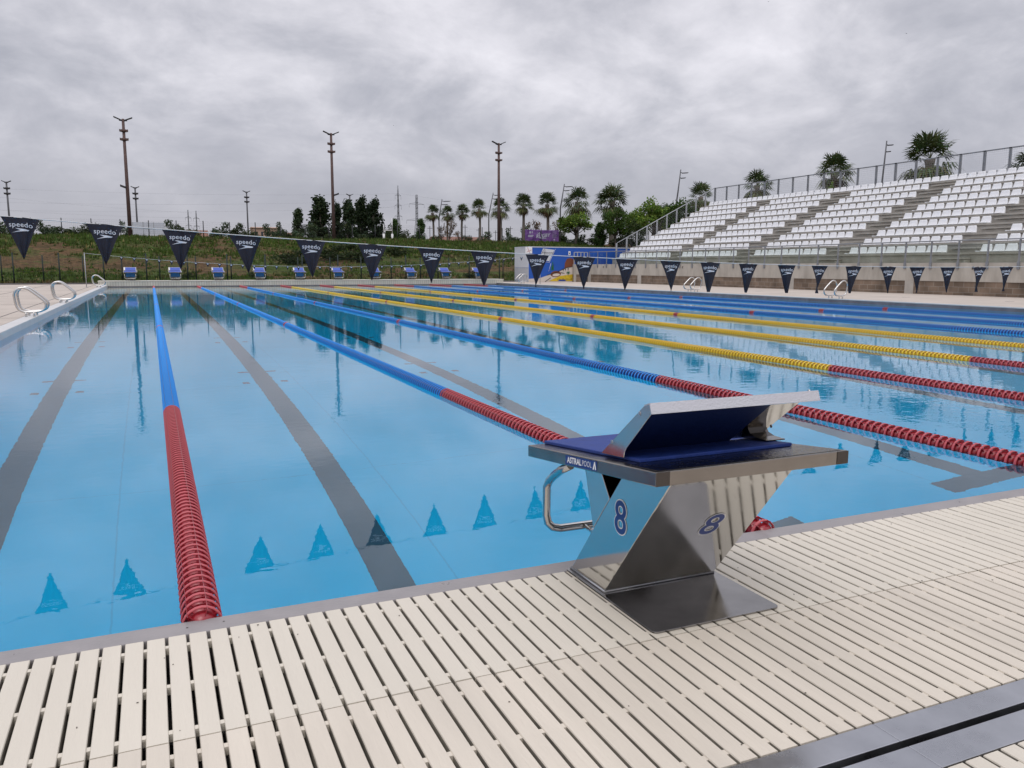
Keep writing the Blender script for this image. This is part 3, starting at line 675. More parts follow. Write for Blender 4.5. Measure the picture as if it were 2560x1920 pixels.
# sloping side balustrade
r = empty('side_balustrade', (33.43,49.05,0), 0, 'grey balustrade climbing the far end of the stand beside the trees', 'railing')
sl_ = .4985; b = MB()
b.tube([(-.02,0,2.90),(8.45,0,2.90+sl_*8.47)], .032, 8); b.build('top_rail', galv_pale, r)
for q in range(11):
    x = RUN*q-.09+.02; zt = 2.90+sl_*(x+.02)
    b = MB(); b.box(x-.055,x-.012,-.02,.02,zt-1.0 if q else 1.3,zt); b.box(x+.012,x+.055,-.02,.02,zt-1.0 if q else 1.3,zt); b.build('post', galv_pale, r)
b = MB()
for k in range(7):
    dz = -.15-.11*k; b.tube([(0,0,2.90+dz),(8.4,0,2.90+dz+sl_*8.4)], .004, 4)
b.build('wire_infill', galv, r)

# seats
def seat_mesh():
    b = MB(); w = .250                       # opens towards -x (the pool)
    prof = [(.02,.02),(.0,.045),(.04,.062),(.20,.045),(.30,.055),(.335,.11),(.365,.27),(.375,.332),(.40,.332),(.405,.29),(.38,.10),(.36,.02)]
    secs = [(-1.0,.93,.0),(-.93,1,.004),(-.5,1,-.006),(0,1,-.010),(.5,1,-.006),(.93,1,.004),(1.0,.93,.0)]
    n = len(prof)
    for (s, kk, dz) in secs:
        for i, (x, z) in enumerate(prof):
            t = max(0, min(1, (z-.06)/.16)); nar = .985-.14*t-(.06 if z > .31 else 0)
            zz = z*(kk if z > .2 else 1)+(dz if 1 < i < 8 else 0); xx = x+(dz*-1.2 if 4 < i < 8 else 0)
            b.v.append((xx, s*w*nar, zz))
    for j in range(len(secs)-1):
        for i in range(n): q = (i+1)%n; b.face((j*n+i,j*n+q,(j+1)*n+q,(j+1)*n+i), True)
    b.face(tuple(range(n))); b.face(tuple((len(secs)-1)*n+i for i in range(n-1,-1,-1)))
    me = b.mesh('stadium_seat', seatm); bm = bmesh.new(); bm.from_mesh(me); bmesh.ops.recalc_face_normals(bm, faces=bm.faces); bm.to_mesh(me); bm.free()
    return me
sm_ = seat_mesh(); slots = []
bn = ['far','second','middle','fourth','fifth','nearest']
for q in range(10):
    if q < 9:
        for bi, (ya, yb, n) in enumerate(blocks):
            for i in range(n): slots.append((q, bi, i, ya-(ya-yb)*(i+.5)/n))
    else:
        n = int((48.6-8.2)/.535)
        for i in range(n): slots.append((q, -1, i, 48.6-.535*(i+.5)))
def inview(p):
    d = p-CAM; w = d.dot(_f); return abs(d.dot(_r)/w*FPX) < 1290
slots = [(q,bi,i,y) for q,bi,i,y in slots if inview(Vector((X0+RUN*q+.2,y,Z0+RISE*q+.2)))]
slots.sort(key=lambda s: (Vector((X0+RUN*s[0],s[3],Z0+RISE*s[0]))-CAM).length)
rs = random.Random(5)
for (q,bi,i,y) in slots[:300]:
    o = bpy.data.objects.new('stadium_seat', sm_); COL.objects.link(o); o.location = (X0+RUN*q+rs.uniform(-.006,.006),y+rs.uniform(-.005,.005),Z0+RISE*q-.010); o.rotation_euler = (0,rs.uniform(-.012,.012),rs.uniform(-.02,.02))
    if bi >= 0: lab = f'white plastic seat {ordn(i+1)} from the far aisle side in the {ordn(q+1)} row up, {bn[bi]} block'
    else: lab = f'white plastic seat {ordn(i+1)} from the far end in the unbroken top row'
    tag(o, lab, 'seat', 'white seats of the stand')
b = MB(); vv = [v.co.copy() for v in sm_.vertices]; ff = [tuple(p.vertices) for p in sm_.polygons]
for (q,bi,i,y) in slots[300:]: b.add([v+Vector((X0+RUN*q,y,Z0+RISE*q-.010)) for v in vv], ff, True)
o = b.build('stadium_seats', seatm); struct(o, 'stuff'); tag(o, 'white plastic seats of the rows farther along the stand', 'seats', 'white seats of the stand')

# ------------------------------------------------------------------ container with mural
CY = 50.25
r = empty('painted_container', (25.9,CY,.1), 0, 'low white and blue container building with a painted mural beside the far pool corner', 'container')
b = MB(); b.box(1.0,10.5,0.0,2.4,0,2.44); b.build('blue_body', contblue, r)
b = MB(); b.box(.97,1.0,0,2.4,1.02,2.44); b.build('white_end_panel', contwhite, r)
b = MB(); b.box(.97,1.0,0,2.4,0,1.0); b.build('grey_end_panel', contgrey, r)
b = MB(); b.box(.955,10.52,-.02,2.42,2.44,2.50); b.build('roof_edge', contwhite, r)
XR = 4.62
b = MB(); b.add([(1.0,-.006,0),(XR,-.006,0),(XR,-.006,1.10),(3.95,-.006,.98),(3.3,-.006,.70),(2.6,-.006,.50),(1.9,-.006,.28),(1.0,-.006,.22)], [(0,1,2,3,4,5,6,7)]); b.build('painted_sand', sandp, r)
b = MB(); b.add([(2.6,-.010,.05),(XR,-.010,.05),(XR,-.010,.55),(4.1,-.010,.50),(3.5,-.010,.42),(2.95,-.010,.22)], [(0,1,2,3,4,5)]); b.build('painted_field', yelp, r)
b = MB(); b.add([(3.3,-.013,.05),(4.0,-.013,.05),(3.9,-.013,.16),(3.5,-.013,.17)], [(0,1,2,3)]); b.build('painted_pool', muralblue, r)
b = MB(); b.disc((3.15,-.014,.56),(.42,0,.02),(0,0,.22),22); b.build('painted_shell', brownp, r)
b = MB(); b.disc((3.18,-.018,.50),(.30,0,.02),(0,0,.10),22); b.build('painted_shell_opening', sandp, r)
b = MB()
for p, q in (((2.45,.48),(3.3,.72)),((3.3,.72),(3.95,1.0)),((3.95,1.0),(4.62,1.12)),((2.3,.02),(2.75,.30)),((3.55,.66),(3.85,.62))):
    b.tube([(p[0],-.016,p[1]),(q[0],-.016,q[1])], .022, 5)
for i in range(14): x = 3.3+.095*i; b.tube([(x,-.016,.12),(x+.02*math.sin(i*2),-.016,.22+.05*math.sin(i*1.7))], .012, 4)
for x, z in ((3.75,.83),(3.92,.86),(4.15,.88)): b.disc((x,-.017,z+.05),(.055,0,0),(0,0,.05),9); b.tube([(x,-.016,z-.08),(x,-.016,z)], .014, 4)
b.tube([(2.28,-.016,2.38),(1.62,-.016,1.52)], .012, 4); b.tube([(3.0,-.016,1.30),(2.85,-.016,.85)], .012, 4)
b.build('painted_line_art', blackp, r)
b = MB()
for k in range(9): a = rad(k*40+10); b.tube([(4.16,-.017,.66),(4.16+.17*math.cos(a),-.017,.66+.13*math.sin(a))], [.022,.008], 4)
b.tube([(4.16,-.017,.66),(4.14,-.017,.40)], .012, 4); b.add([(2.78,-.009,.80),(3.0,-.009,.86),(2.98,-.009,1.12),(2.93,-.009,1.2),(2.92,-.009,1.42),(2.87,-.009,1.42),(2.86,-.009,1.2),(2.79,-.009,1.08)], [(0,1,2,3,4,5,6,7)]); b.build('painted_palm_and_bottle', greenp, r)
b = MB(); b.add([(3.85,-.009,.98),(4.62,-.009,1.10),(4.62,-.009,1.60),(4.35,-.009,1.72),(4.05,-.009,1.66),(3.88,-.009,1.35)], [(0,1,2,3,4,5)]); b.build('painted_gate', brownp, r)
b = MB(); b.add([(1.78,-.010,1.58),(2.62,-.010,1.47),(3.02,-.010,2.28),(2.12,-.010,2.38)], [(0,1,2,3)]); b.build('painted_poster', contwhite, r)
b = MB()
for tx, z, s in (('TARRAGONA',2.06,.155),('XVIII 2018',1.90,.15)):
    vs, fs = text_geo(tx, s, .001); b.add([(2.52+v.x*1.02+v.y*.35,-.014,z-.02*v.x+v.y) for v in vs], fs)
for p, q in (((1.94,1.62),(2.08,2.28)),((2.08,2.28),(2.06,1.95)),((2.06,1.95),(1.94,1.62))): b.tube([(p[0]+.2,-.013,p[1]+.02),(q[0]+.2,-.013,q[1])], .008, 4)
b.build('poster_lettering', blackp, r)
b = MB(); b.tube([(1.70,-.016,1.50),(2.62,-.016,1.38),(3.10,-.016,2.34)], .012, 4); b.tube([(2.75,-.016,1.32),(2.58,-.016,.75)], .012, 4); b.build('poster_border', white, r)
b = MB(); b.box(0,.52,-.06,-.03,0,.44); o = b.build('notice_board', white); o.location = (25.9+.72,CY,2.12); tag(o, 'white square board with a red cross mark fixed above the mural', 'sign')
b = MB(); b.tube([(.16,-.062,.40),(.32,-.062,.04)], .014, 5); b.tube([(.08,-.062,.08),(.46,-.062,.24)], .012, 5)
b.tube([(.36,-.062,.25),(.42,-.062,.16)], .006, 4); b.tube([(.06,-.062,.26),(.13,-.062,.22)], .006, 4); b.build('cross_mark', redp, o)
b = MB(); b.box(0,.16,-.03,-.005,0,.28); o = b.build('wall_notice', white); o.location = (at(1421,638,CY-.01).x,CY,at(1421,638,CY-.01).z); tag(o, 'small white notice with a black spot on the blue container wall', 'sign')
b = MB(); b.disc((.08,-.032,.12),(.045,0,0),(0,0,.055),10); b.disc((.08,-.032,.19),(.018,0,0),(0,0,.02),8); b.build('black_spot', blackp, o)

# ------------------------------------------------------------------ green fences
def fence(y, xs, zf, h, m, label, wires=True, wy=0, pr=.042):
    r = empty('wire_fence', (0,y,0), 0, label, 'fence')
    for x in xs: b = MB(); z = zf(x); b.tube([(x,0,z-.1),(x,0,z+h)], pr, 6); b.build('post', m, r)
    if wires:
        b = MB()
        for k in range(9):
            zz = .12+(h-.2)*k/8; b.tube([(x,.03,zf(x)+zz) for x in xs], .0035 if h < 1.9 else .005, 3)
        xx = xs[0]
        while xx < xs[-1]: z = zf(xx); b.box(xx-.0015,xx+.0015,.03,.032,z+.1,z+h-.08); xx += .16
        b.build('wire_mesh', m, r)
    return r
fence(53.5, [-17.1+2.395*i for i in range(21)], lambda x: .1, 1.86, postgreen, 'dark green wire fence standing just behind the dark kerb beyond the pool')
fence(57.1, [-17.6+2.272*i for i in range(23)], lambda x: .1, 1.74, postgreen, 'dark green wire fence at the foot of the grassy bank')
fence(85.0, [-22.5+2.485*i for i in range(34)], lambda x: gz(x,85)-.05, 1.74, postdark, 'dark wire fence along the crest of the grassy bank', pr=.045)

# ------------------------------------------------------------------ masts and lamps
def flood(b, c, dx, s):   # a dark wedge floodlight on one side of a mast
    b.obox((c[0]+dx*s*1.15,c[1],c[2]+.12*s), (dx*s*.85,0,s*.42), (0,s*.30,0), (-dx*s*.06,0,s*.13))
def mast(px, ytop, ybase, Y, hw, label, big=True):
    p = at(px[1], ybase, Y); tp = at(px[0], ytop, Y); z0 = gz(p.x,Y)-.1; h = tp.z-z0
    r = empty('light_mast', (p.x,Y,z0), 0, label, 'light mast', 'tall rust brown light masts' if big else 'slim dark light masts')
    b = MB(); b.tube([(0,0,0),(0,0,h*.5),(0,0,h)], [hw*1.25,hw,hw*.8] if big else [hw,hw*.9,hw*.8], 10); b.build('pole', corten if big else lampgrey, r)
    s = .42 if big else .26
    for dx, dz in ((-1,.02),(1,.02)):
        b = MB(); b.obox((dx*s*1.05,0,h-.40*s+.25*s*1.6), (dx*s*.9,0,s*.38), (0,.16,0), (0,0,.045)); b.obox((dx*s*.45,0,h-.35*s),(dx*s*.4,0,.05*s),(0,.05,0),(0,0,.06)); b.build('lamp_head', lampdark, r)
    for k, dz in enumerate((.95,1.65) if big else (.7,1.25)):
        b = MB(); dz *= 1.15
        for dx in (-1,1): b.obox((dx*(hw+.11),0,h-dz), (dx*.12,0,.03), (0,.15,0), (0,0,.10))
        b.tube([(0,0,h-dz-.12),(0,0,h-dz+.12)], hw*1.5, 8); b.build('lamp_head', lampdark if not big else corten, r)
    if big:
        b = MB(); zz = h*.44; sg = -1 if px[0] < 500 else 1; b.obox((sg*.35,0,zz), (sg*.27,0,.10), (0,.2,0), (0,0,.09)); b.tube([(0,0,zz-.12),(sg*.3,0,zz-.02)], .05, 6); b.build('lamp_head', lampdark, r)
    return r
mast((303,326),297,590,86,.155,'rust brown light mast tallest in view, rising behind the second pennant')
mast((828,835),333,598,86,.155,'rust brown light mast standing between the poplars')
mast((1249,1247),358,604,86,.155,'rust brown light mast standing among the palms')
mast((15,27),454,590,116,.12,'slim dark light mast at the edge of the view behind the first pennant',False)
mast((334,345),468,590,116,.12,'slim dark light mast just beside the tallest brown one',False)
mast((617,621),479,592,122,.12,'slim dark light mast alone above the low bushes',False)
mast((875,877),487,600,122,.12,'slim dark light mast in front of the poplar row',False)
def street(pt_, pb, Y, label, s=1.0):
    p = at(pb[0], pb[1], Y); tp = at(pt_[0], pt_[1], Y); z0 = gz(p.x,Y)-.1
    r = empty('street_lamp', (p.x,Y,z0), 0, label, 'street lamp', 'leaning twin arm street lamps')
    h = tp.z-z0; dx = tp.x-p.x; sg = 1
    b = MB(); b.tube([(0,0,0),(0,0,h*.62),(dx*.30,0,h*.72),(dx,0,h)], [.10*s,.09*s,.085*s,.06*s], 8); b.build('pole', lampgrey, r)
    m_ = mpp(p)
    for zz, ln in ((.965,24),(.90,18)):
        f = (zz-.72)/.28; bx = dx*.30+dx*.70*f; b = MB(); l_ = ln*m_
        b.tube([(bx,0,h*zz),(bx+l_*.35,0,h*zz-.08),(bx+l_,0,h*zz+.03)], [.045,.04,.03], 6); b.obox((bx+l_*.55,0,h*zz-.04),(l_*.30,0,.03),(0,.12,0),(0,0,.05)); b.build('arm', lampdark, r)
    return r
street((1105,498),(1098,600),118,'twin arm street lamp between the first two palms')
street((1233,482),(1222,600),112,'twin arm street lamp beside the brown mast among the palms')
street((1411,460),(1400,612),92,'twin arm street lamp beside the purple hoarding')
street((1702,424),(1689,600),80,'twin arm street lamp rising through the leafy trees by the balustrade')
street((2217,352),(2196,600),62,'twin arm street lamp above the mesh fence of the stand')

# ------------------------------------------------------------------ plants
def rtint(rnd, base, v):
    k = 1+rnd.uniform(-v,v); return (max(0,base[0]*k*(1+rnd.uniform(-.25,.35))), base[1]*k, max(0,base[2]*k*(1+rnd.uniform(-.3,.2))))
def leafq(b, c, sz, rnd, col, up=.3, long=1.5):
    a = Vector((rnd.gauss(0,1),rnd.gauss(0,1),rnd.gauss(0,1)+up)).normalized(); d = a.orthogonal().normalized(); d.rotate(Matrix.Rotation(rnd.uniform(0,6.28),3,a))
    a *= sz*long*.5; d *= sz*.5
    b.v += [tuple(c-a),tuple(c+d*.9-a*.1),tuple(c+a),tuple(c-d*.9+a*.1)]; n = len(b.v); b.face((n-4,n-3,n-2,n-1)); b.c.append(col)
def limb(b, p0, p1, r0, r1, rnd, k=5):
    pts = [p0.lerp(p1,i/3)+Vector((rnd.uniform(-1,1),rnd.uniform(-1,1),0))*(.06*(p1-p0).length if 0<i<3 else 0) for i in range(4)]
    b.tube(pts, [r0,(2*r0+r1)/3,(r0+2*r1)/3,r1], k)
def poplar_meshes(seed, cols):
    rnd = random.Random(seed); t = MB(); limb(t, Vector((0,0,0)), Vector((0,0,.92)), .022, .005, rnd)
    b = MB(); b.c = []
    def R(z): return .155*math.sin(math.pi*min(1,max(0,(z-.0)/1.0))**.72)**.75 if z > .02 else .03
    for _ in range(60):
        z0 = rnd.uniform(.06,.88); a = rnd.uniform(0,6.28); rr = R(z0+.06)*rnd.uniform(.55,1.02)
        end = Vector((math.cos(a)*rr, math.sin(a)*rr, z0+rnd.uniform(.05,.15)))
        limb(t, Vector((0,0,max(.05,z0-.08))), end, .006, .002, rnd, 3)
        tone = rnd.uniform(.65,1.3)
        for _ in range(85):
            f = rnd.uniform(.35,1.12); c = Vector((0,0,z0-.08)).lerp(end, f)+Vector((rnd.gauss(0,.020),rnd.gauss(0,.020),rnd.gauss(0,.028)))
            leafq(b, c, rnd.uniform(.020,.034), rnd, rtint(rnd, tuple(q*tone for q in cols), .35), 1.2)
    return t.mesh('trunk', bark), b.mesh('crown', leafm)
def broad_meshes(seed, cols, dens=1.0, lobes=26, flat=.8, leaf=(.022,.042), trunk=True, hollow=.0, base=.32):
    rnd = random.Random(seed); t = MB(); b = MB(); b.c = []
    limb(t, Vector((0,0,0)), Vector((.02,0,base+.1)), .028, .018, rnd, 7)
    for _ in range(lobes):
        a = rnd.uniform(0,6.28); rr = math.sqrt(rnd.random())*.34; z = base+.08+rnd.random()**.8*(.86-base)*(1-(rr/.44)**2*.6)
        c = Vector((math.cos(a)*rr, math.sin(a)*rr, z)); limb(t, Vector((.01,0,base*.8+rnd.uniform(0,.2))), c, .011, .003, rnd, 4)
        R = rnd.uniform(.075,.14); tone = rnd.uniform(.6,1.4)
        for _ in range(int(130*dens)):
            d = Vector((rnd.gauss(0,1),rnd.gauss(0,1),rnd.gauss(0,1)*flat)).normalized()*R*rnd.uniform(.4,1.15)
            leafq(b, c+d, rnd.uniform(*leaf), rnd, rtint(rnd, tuple(q*tone for q in cols), .3))
    return t.mesh('trunk', bark), b.mesh('crown', leafm)
def palm_meshes(seed, thin=1.0, messy=0.):
    # unit: crown radius 1, origin at crown centre (bud); trunk made apart
    rnd = random.Random(seed); b = MB(); b.c = []; d_ = MB(); d_.c = []
    def fan(mb, pos, dirv, petl, R, col, droop):
        tip = pos+dirv*petl+Vector((0,0,-droop*.25*petl)); side = dirv.cross(Vector((0,0,1))); side = side.normalized() if side.length > .05 else Vector((1,0,0)); nrm = side.cross(dirv).normalized()
        mb.v += [tuple(pos-side*.012),tuple(pos+side*.012),tuple(tip+side*.008),tuple(tip-side*.008)]; n = len(mb.v); mb.face((n-4,n-3,n-2,n-1)); mb.c.append((.10,.11,.04))
        K = 17
        for i in range(K):
            an = rad(-105+210*i/(K-1))+rnd.uniform(-.04,.04); dd = (dirv*math.cos(an)+side*math.sin(an)).normalized(); l = R*(1-.25*abs(an)/2)*rnd.uniform(.85,1.1)
            m1 = tip+dd*l*.55+nrm*.04*math.cos(i*3.14); e_ = tip+dd*l+Vector((0,0,-(.10+.25*droop)*l)); wv = dd.cross(nrm).normalized()*.027*R*2.0
            c = rtint(rnd, col, .25)
            mb.v += [tuple(tip),tuple(m1-wv),tuple(e_),tuple(m1+wv)]; n = len(mb.v); mb.face((n-4,n-3,n-2,n-1)); mb.c.append(c)
    for i in range(int(29*thin)):
        el = rad(rnd.uniform(-38,86)); a = i*2.39996+rnd.uniform(-.3,.3); dv = Vector((math.cos(a)*math.cos(el),math.sin(a)*math.cos(el),math.sin(el)))
        g_ = rnd.uniform(.7,1.25); low = max(0,-math.sin(el)); col = (.066*g_+.06*low,.098*g_+.02*low,.038*g_)
        fan(b, Vector((0,0,0)), dv, rnd.uniform(.38,.56), rnd.uniform(.48,.68), col, .3+.9*(1-max(0,math.sin(el)))+messy*.5)
    for i in range(12):
        a = i*2.39996; el = rad(rnd.uniform(-75,-45)); dv = Vector((math.cos(a)*math.cos(el),math.sin(a)*math.cos(el),math.sin(el)))
        fan(d_, Vector((0,0,-.05)), dv, rnd.uniform(.25,.4), rnd.uniform(.35,.5), (.17,.11,.055), 1.1)
    return b.mesh('crown', leafpalm), d_.mesh('dead_fronds', leafpalm)
def place(name, meshes, p, sc, rz, label, cat, group):
    r = empty(name, p, rz, label, cat, group); r.scale = sc
    for m in meshes: o = bpy.data.objects.new(m.name.split('.')[0], m); COL.objects.link(o); o.parent = r
    return r
G_DARK, G_MID, G_BRI = (.046,.076,.036), (.068,.112,.030), (.120,.200,.032)
pop = [poplar_meshes(11,G_DARK), poplar_meshes(12,(.026,.046,.018)), poplar_meshes(13,(.020,.038,.016))]
for i, (px, yt, wpx, Y, lab) in enumerate([(747,524,28,120,'smallest dark poplar, standing apart at the end of the row'),(800,492,50,118,'broadest dark poplar in front of the brown mast'),(845,508,26,124,'thin dark poplar half behind the brown mast'),(873,503,36,120,'dark poplar behind the slim mast'),(906,494,38,118,'tall dark poplar just right of the slim mast'),(937,498,40,116,'last dark poplar of the row next to the rugby posts')]):
    p = at(px, 604, Y); t_z = at(px, yt, Y).z; z0 = gz(p.x,Y)-.2; h = t_z-z0; w = wpx*mpp(p)
    place('poplar_tree', pop[i%3], (p.x,Y,z0), (w/.25,w/.25,h), i*1.3, lab, 'tree', 'dark poplars in a row')
pal = [palm_meshes(21), palm_meshes(22,.9,.4), palm_meshes(23,1.1,.2)]
def palm(px, yc, wpx, depth, label, i, ybase=604):
    Y = depth; p = at(px, yc, Y); z0 = gz(p.x,Y)-.2; R = wpx*(.60 if i < 9 else .53)*mpp(p)
    r = empty('palm_tree', (p.x,Y,z0), i*.9, label, 'palm tree', 'fan palms beyond the pool')
    h = p.z-z0; b = MB(); rnd = random.Random(i); bend = rnd.uniform(-.25,.25)
    b.tube([(bend*math.sin(q/8*math.pi),0,h*q/8) for q in range(9)], [R*(.145-.04*min(1,q/2)+(.06 if q==8 else 0)+rnd.uniform(-.008,.008)) for q in range(9)], 9); b.build('trunk', palmbark, r)
    for m in pal[i%3]: o = bpy.data.objects.new(m.name.split('.')[0], m); COL.objects.link(o); o.parent = r; o.location = (0,0,h); o.scale = (R,R,R*1.0)
    return r
PL_ = [(1081,532,40,118,'first and smallest palm of the row, beside the twin arm lamp'),(1119,533,40,117,'second palm of the row, in front of a brown leaved sycamore'),(1156,529,42,114,'third palm of the row with a neat round crown'),(1198,521,46,110,'fourth palm of the row with a neat round crown'),(1250,520,54,104,'shaggy palm half hidden by the brown mast'),(1309,510,56,100,'tall palm between the brown mast and the purple hoarding'),(1368,511,60,96,'palm rising right behind the purple hoarding'),(1444,505,80,88,'ragged palm behind the leafy tree next to the hoarding'),(1530,503,92,84,'largest ragged palm beside the balustrade foot'),(1752,492,80,80,'palm behind the climbing balustrade'),(1893,463,92,74,'palm behind the mesh fence, nearest its corner'),(2086,430,112,66,'palm behind the mesh fence with upright spears'),(2325,398,150,58,'biggest palm showing above the mesh fence'),(2590,420,150,52,'palm cut by the picture edge behind the mesh fence')]
for i, a in enumerate(PL_): palm(*a, i)
br = [broad_meshes(31,G_BRI), broad_meshes(32,(.055,.105,.018),1.0,30), broad_meshes(33,G_MID,1.0,24)]
syc = broad_meshes(41,(.11,.072,.035),.16,22,.8,(.03,.05))
con = poplar_meshes(51,(.050,.100,.028))
def tree(kind, px, yt, wpx, Y, label, i, name='leafy_tree', grp='leafy trees on the bank'):
    p = at(px, 600, Y); tz = at(px, yt, Y).z; z0 = gz(p.x,Y)-.1; h = (tz-z0)*1.04; w = wpx*mpp(p)
    k = .92 if kind is not con else .30
    return place(name, kind, (p.x,Y,z0), (w/k,w/k,h), i*1.7, label, 'tree', grp)
tree(br[0],1440,528,105,82,'bright green leafy tree next to the twin arm lamp',1)
tree(br[1],1538,522,88,78,'bright green leafy tree with a flat crown before the largest palm',2)
tree(br[0],1632,494,120,76,'largest bright green leafy tree behind the balustrade',3)
tree(br[1],1704,502,100,73,'bright green leafy tree pierced by a twin arm lamp',4)
tree(br[2],1775,530,80,70,'dull green leafy tree low behind the balustrade',5)
tree(br[2],2330,432,110,56,'dull green leafy tree behind the mesh fence below the biggest palm',6)
tree(br[0],2068,455,36,60,'small green treetop behind the mesh fence',7)
tree(br[2],1590,548,70,90,'dull green leafy tree deep behind the balustrade foot',8)
tree(br[2],1676,540,110,84,'dull green leafy tree behind the tall bright one',9)
tree(br[1],1660,512,90,88,'mid green leafy tree filling the gap behind the tallest bright one',17)
tree(br[0],1590,520,80,94,'green leafy tree in the gap right of the largest palm',18)
0 and tree(br[2],1480,540,70,96,'dull green leafy tree behind the hoarding side tree',19)
0 and tree(br[2],1735,520,90,76,'dull green leafy tree under the palm by the balustrade',20)
tree(con,1053,549,26,100,'small bright conical tree before the lattice pylon',9,'conical_tree','small conical trees')
tree(con,989,549,22,112,'small dark conical tree beside the rugby posts',10,'conical_tree','small conical trees')
tree(con,1500,558,34,80,'small conical tree between the two flat crowned trees',11,'conical_tree','small conical trees')
tree(syc,1124,548,46,106,'sycamore with sparse brown leaves behind the second palm',12,'sycamore_tree','sparse brown sycamores')
tree(syc,1104,562,26,110,'small bare sycamore beside the twin arm lamp',13,'sycamore_tree','sparse brown sycamores')
tree(syc,1147,575,20,108,'tiny bare sycamore before the third palm',14,'sycamore_tree','sparse brown sycamores')
tree(syc,1333,548,52,92,'sycamore with sparse brown leaves behind the hoarding',15,'sycamore_tree','sparse brown sycamores')
tree(syc,1392,546,44,92,'sycamore with sparse brown leaves beside the lamp and hoarding',16,'sycamore_tree','sparse brown sycamores')
# bushes beyond the crest fence
def bush_mesh(seed, col): 
    rnd = random.Random(seed); b = MB(); b.c = []
    for _ in range(16):
        a = rnd.uniform(0,6.28); rr = math.sqrt(rnd.random())*.38; z = rnd.uniform(.12,.80)*(1-.5*rr/.4); R = rnd.uniform(.12,.2); tone = rnd.uniform(.6,1.35)
        for _ in range(120):
            d = Vector((rnd.gauss(0,1),rnd.gauss(0,1),rnd.gauss(0,1))).normalized()*R*rnd.uniform(.4,1.1); c = Vector((math.cos(a)*rr,math.sin(a)*rr,z))+d
            if c.z < 0: c.z = -c.z
            leafq(b, c, rnd.uniform(.03,.055), rnd, rtint(rnd, tuple(q*tone for q in col), .3))
    return b.mesh('bush', leafm)
bm_ = [bush_mesh(61,G_DARK), bush_mesh(62,(.034,.055,.018)), bush_mesh(63,(.046,.075,.022))]
bl = [(8,560,60,0,100),(52,562,40,1,100),(105,556,56,0,98),(160,568,52,1,100),(190,567,42,2,98),(222,560,52,1,102),(262,571,40,0,100),(310,560,36,0,98),(430,557,52,0,110),(452,563,36,1,104),(478,572,40,2,100),(560,562,46,0,105),(594,560,36,1,105),(625,575,36,2,102),(672,566,44,0,104),(700,562,30,0,108),(715,577,26,1,100),(772,566,66,0,108),(822,585,26,2,98),(845,574,50,0,126),(1010,577,40,1,150),(1030,588,30,2,98),(1088,588,22,2,98),(1166,590,30,1,100),(1215,585,50,0,140),(1270,578,30,0,150),(1288,592,28,2,98),(1320,572,60,0,150),(1455,590,50,0,84),(1490,585,36,1,84),(1560,582,60,1,80),(1600,588,50,0,78),(985,562,44,1,130),(1405,580,34,1,98),(760,590,50,1,100),(905,590,60,0,112)]
bwords = ['at the picture edge behind the first pennant','beside the first slim mast','between the first two pennants','low behind the crest fence, past the first pennant','yellowish one left of the second pennant','behind the second pennant','in front of the white hoarding end','at the foot of the tallest mast','left of the red roofed house','below the small twin pylons','yellowish one before the red roofed house','left of the lone slim mast','right of the lone slim mast','pale one before the peach block','right of the peach block','next to the smallest poplar on its left','pale one under the smallest poplar','wide one beneath the broadest poplar','pale round one at the foot of the middle brown mast','between the poplar trunks','behind the rugby posts','pale one left of the bright conical tree','pale one under the first palm','pale one under the third palm','dark wide one beneath the fourth palm','dark round one right of the third brown mast','pale one at the foot of the third brown mast','dark one behind the hoarding edge','dark one under the ragged palm','mid green one between the leafy trees','wide one beneath the largest palm','dark one at the balustrade foot','round one behind the white building','low one beside the hoarding lamp','pale low one in front of the broadest poplar','dark low one under the last poplars']
for i, (px, yt, wpx, k, Y) in enumerate(bl):
    p = at(px, 598, Y); z0 = gz(p.x,Y)-.15; h = max(.6,(at(px,yt,Y).z-z0))*1.38; w = wpx*mpp(p)/.60
    o = bpy.data.objects.new('bush', bm_[k]); COL.objects.link(o); o.location = (p.x,Y,z0); o.scale = (w,w,h); o.rotation_euler = (0,0,i)
    tag(o, 'green bush, '+bwords[i], 'bush', 'bushes beyond the crest fence')
# shrubs on the bank
sw_ = ['grey green shrub on the bank behind the fifth pennant','tall shrub on the bank behind the sixth pennant','flowering shrub on the bank below the crest','shrub on the bank between the sixth and seventh pennants','dark shrub low on the bank near the seventh pennant','small shrub at the bank foot behind a starting block','low shrub at the bank foot near the container','shrub at the bank foot behind the third block','low shrub at the bank foot by the first block']
for i, (px, py, wpx, hpx, Y) in enumerate([(735,640,120,52,67),(830,630,130,56,69),(870,612,90,30,75),(905,640,130,50,68),(990,625,90,40,72),(640,690,60,30,60),(1180,690,80,26,60),(470,685,50,26,60),(330,690,60,30,60)]):
    p = at(px, py, Y); w = wpx*mpp(p); z0 = gz(p.x,Y)-.1
    o = bpy.data.objects.new('shrub', bm_[2 if i in (2,5) else 1]); COL.objects.link(o); o.location = (p.x,Y,z0); o.scale = (w,w*.6,hpx*mpp(p)); o.rotation_euler = (0,0,i*.1)
    tag(o, sw_[i], 'shrub', 'shrubs on the bank')
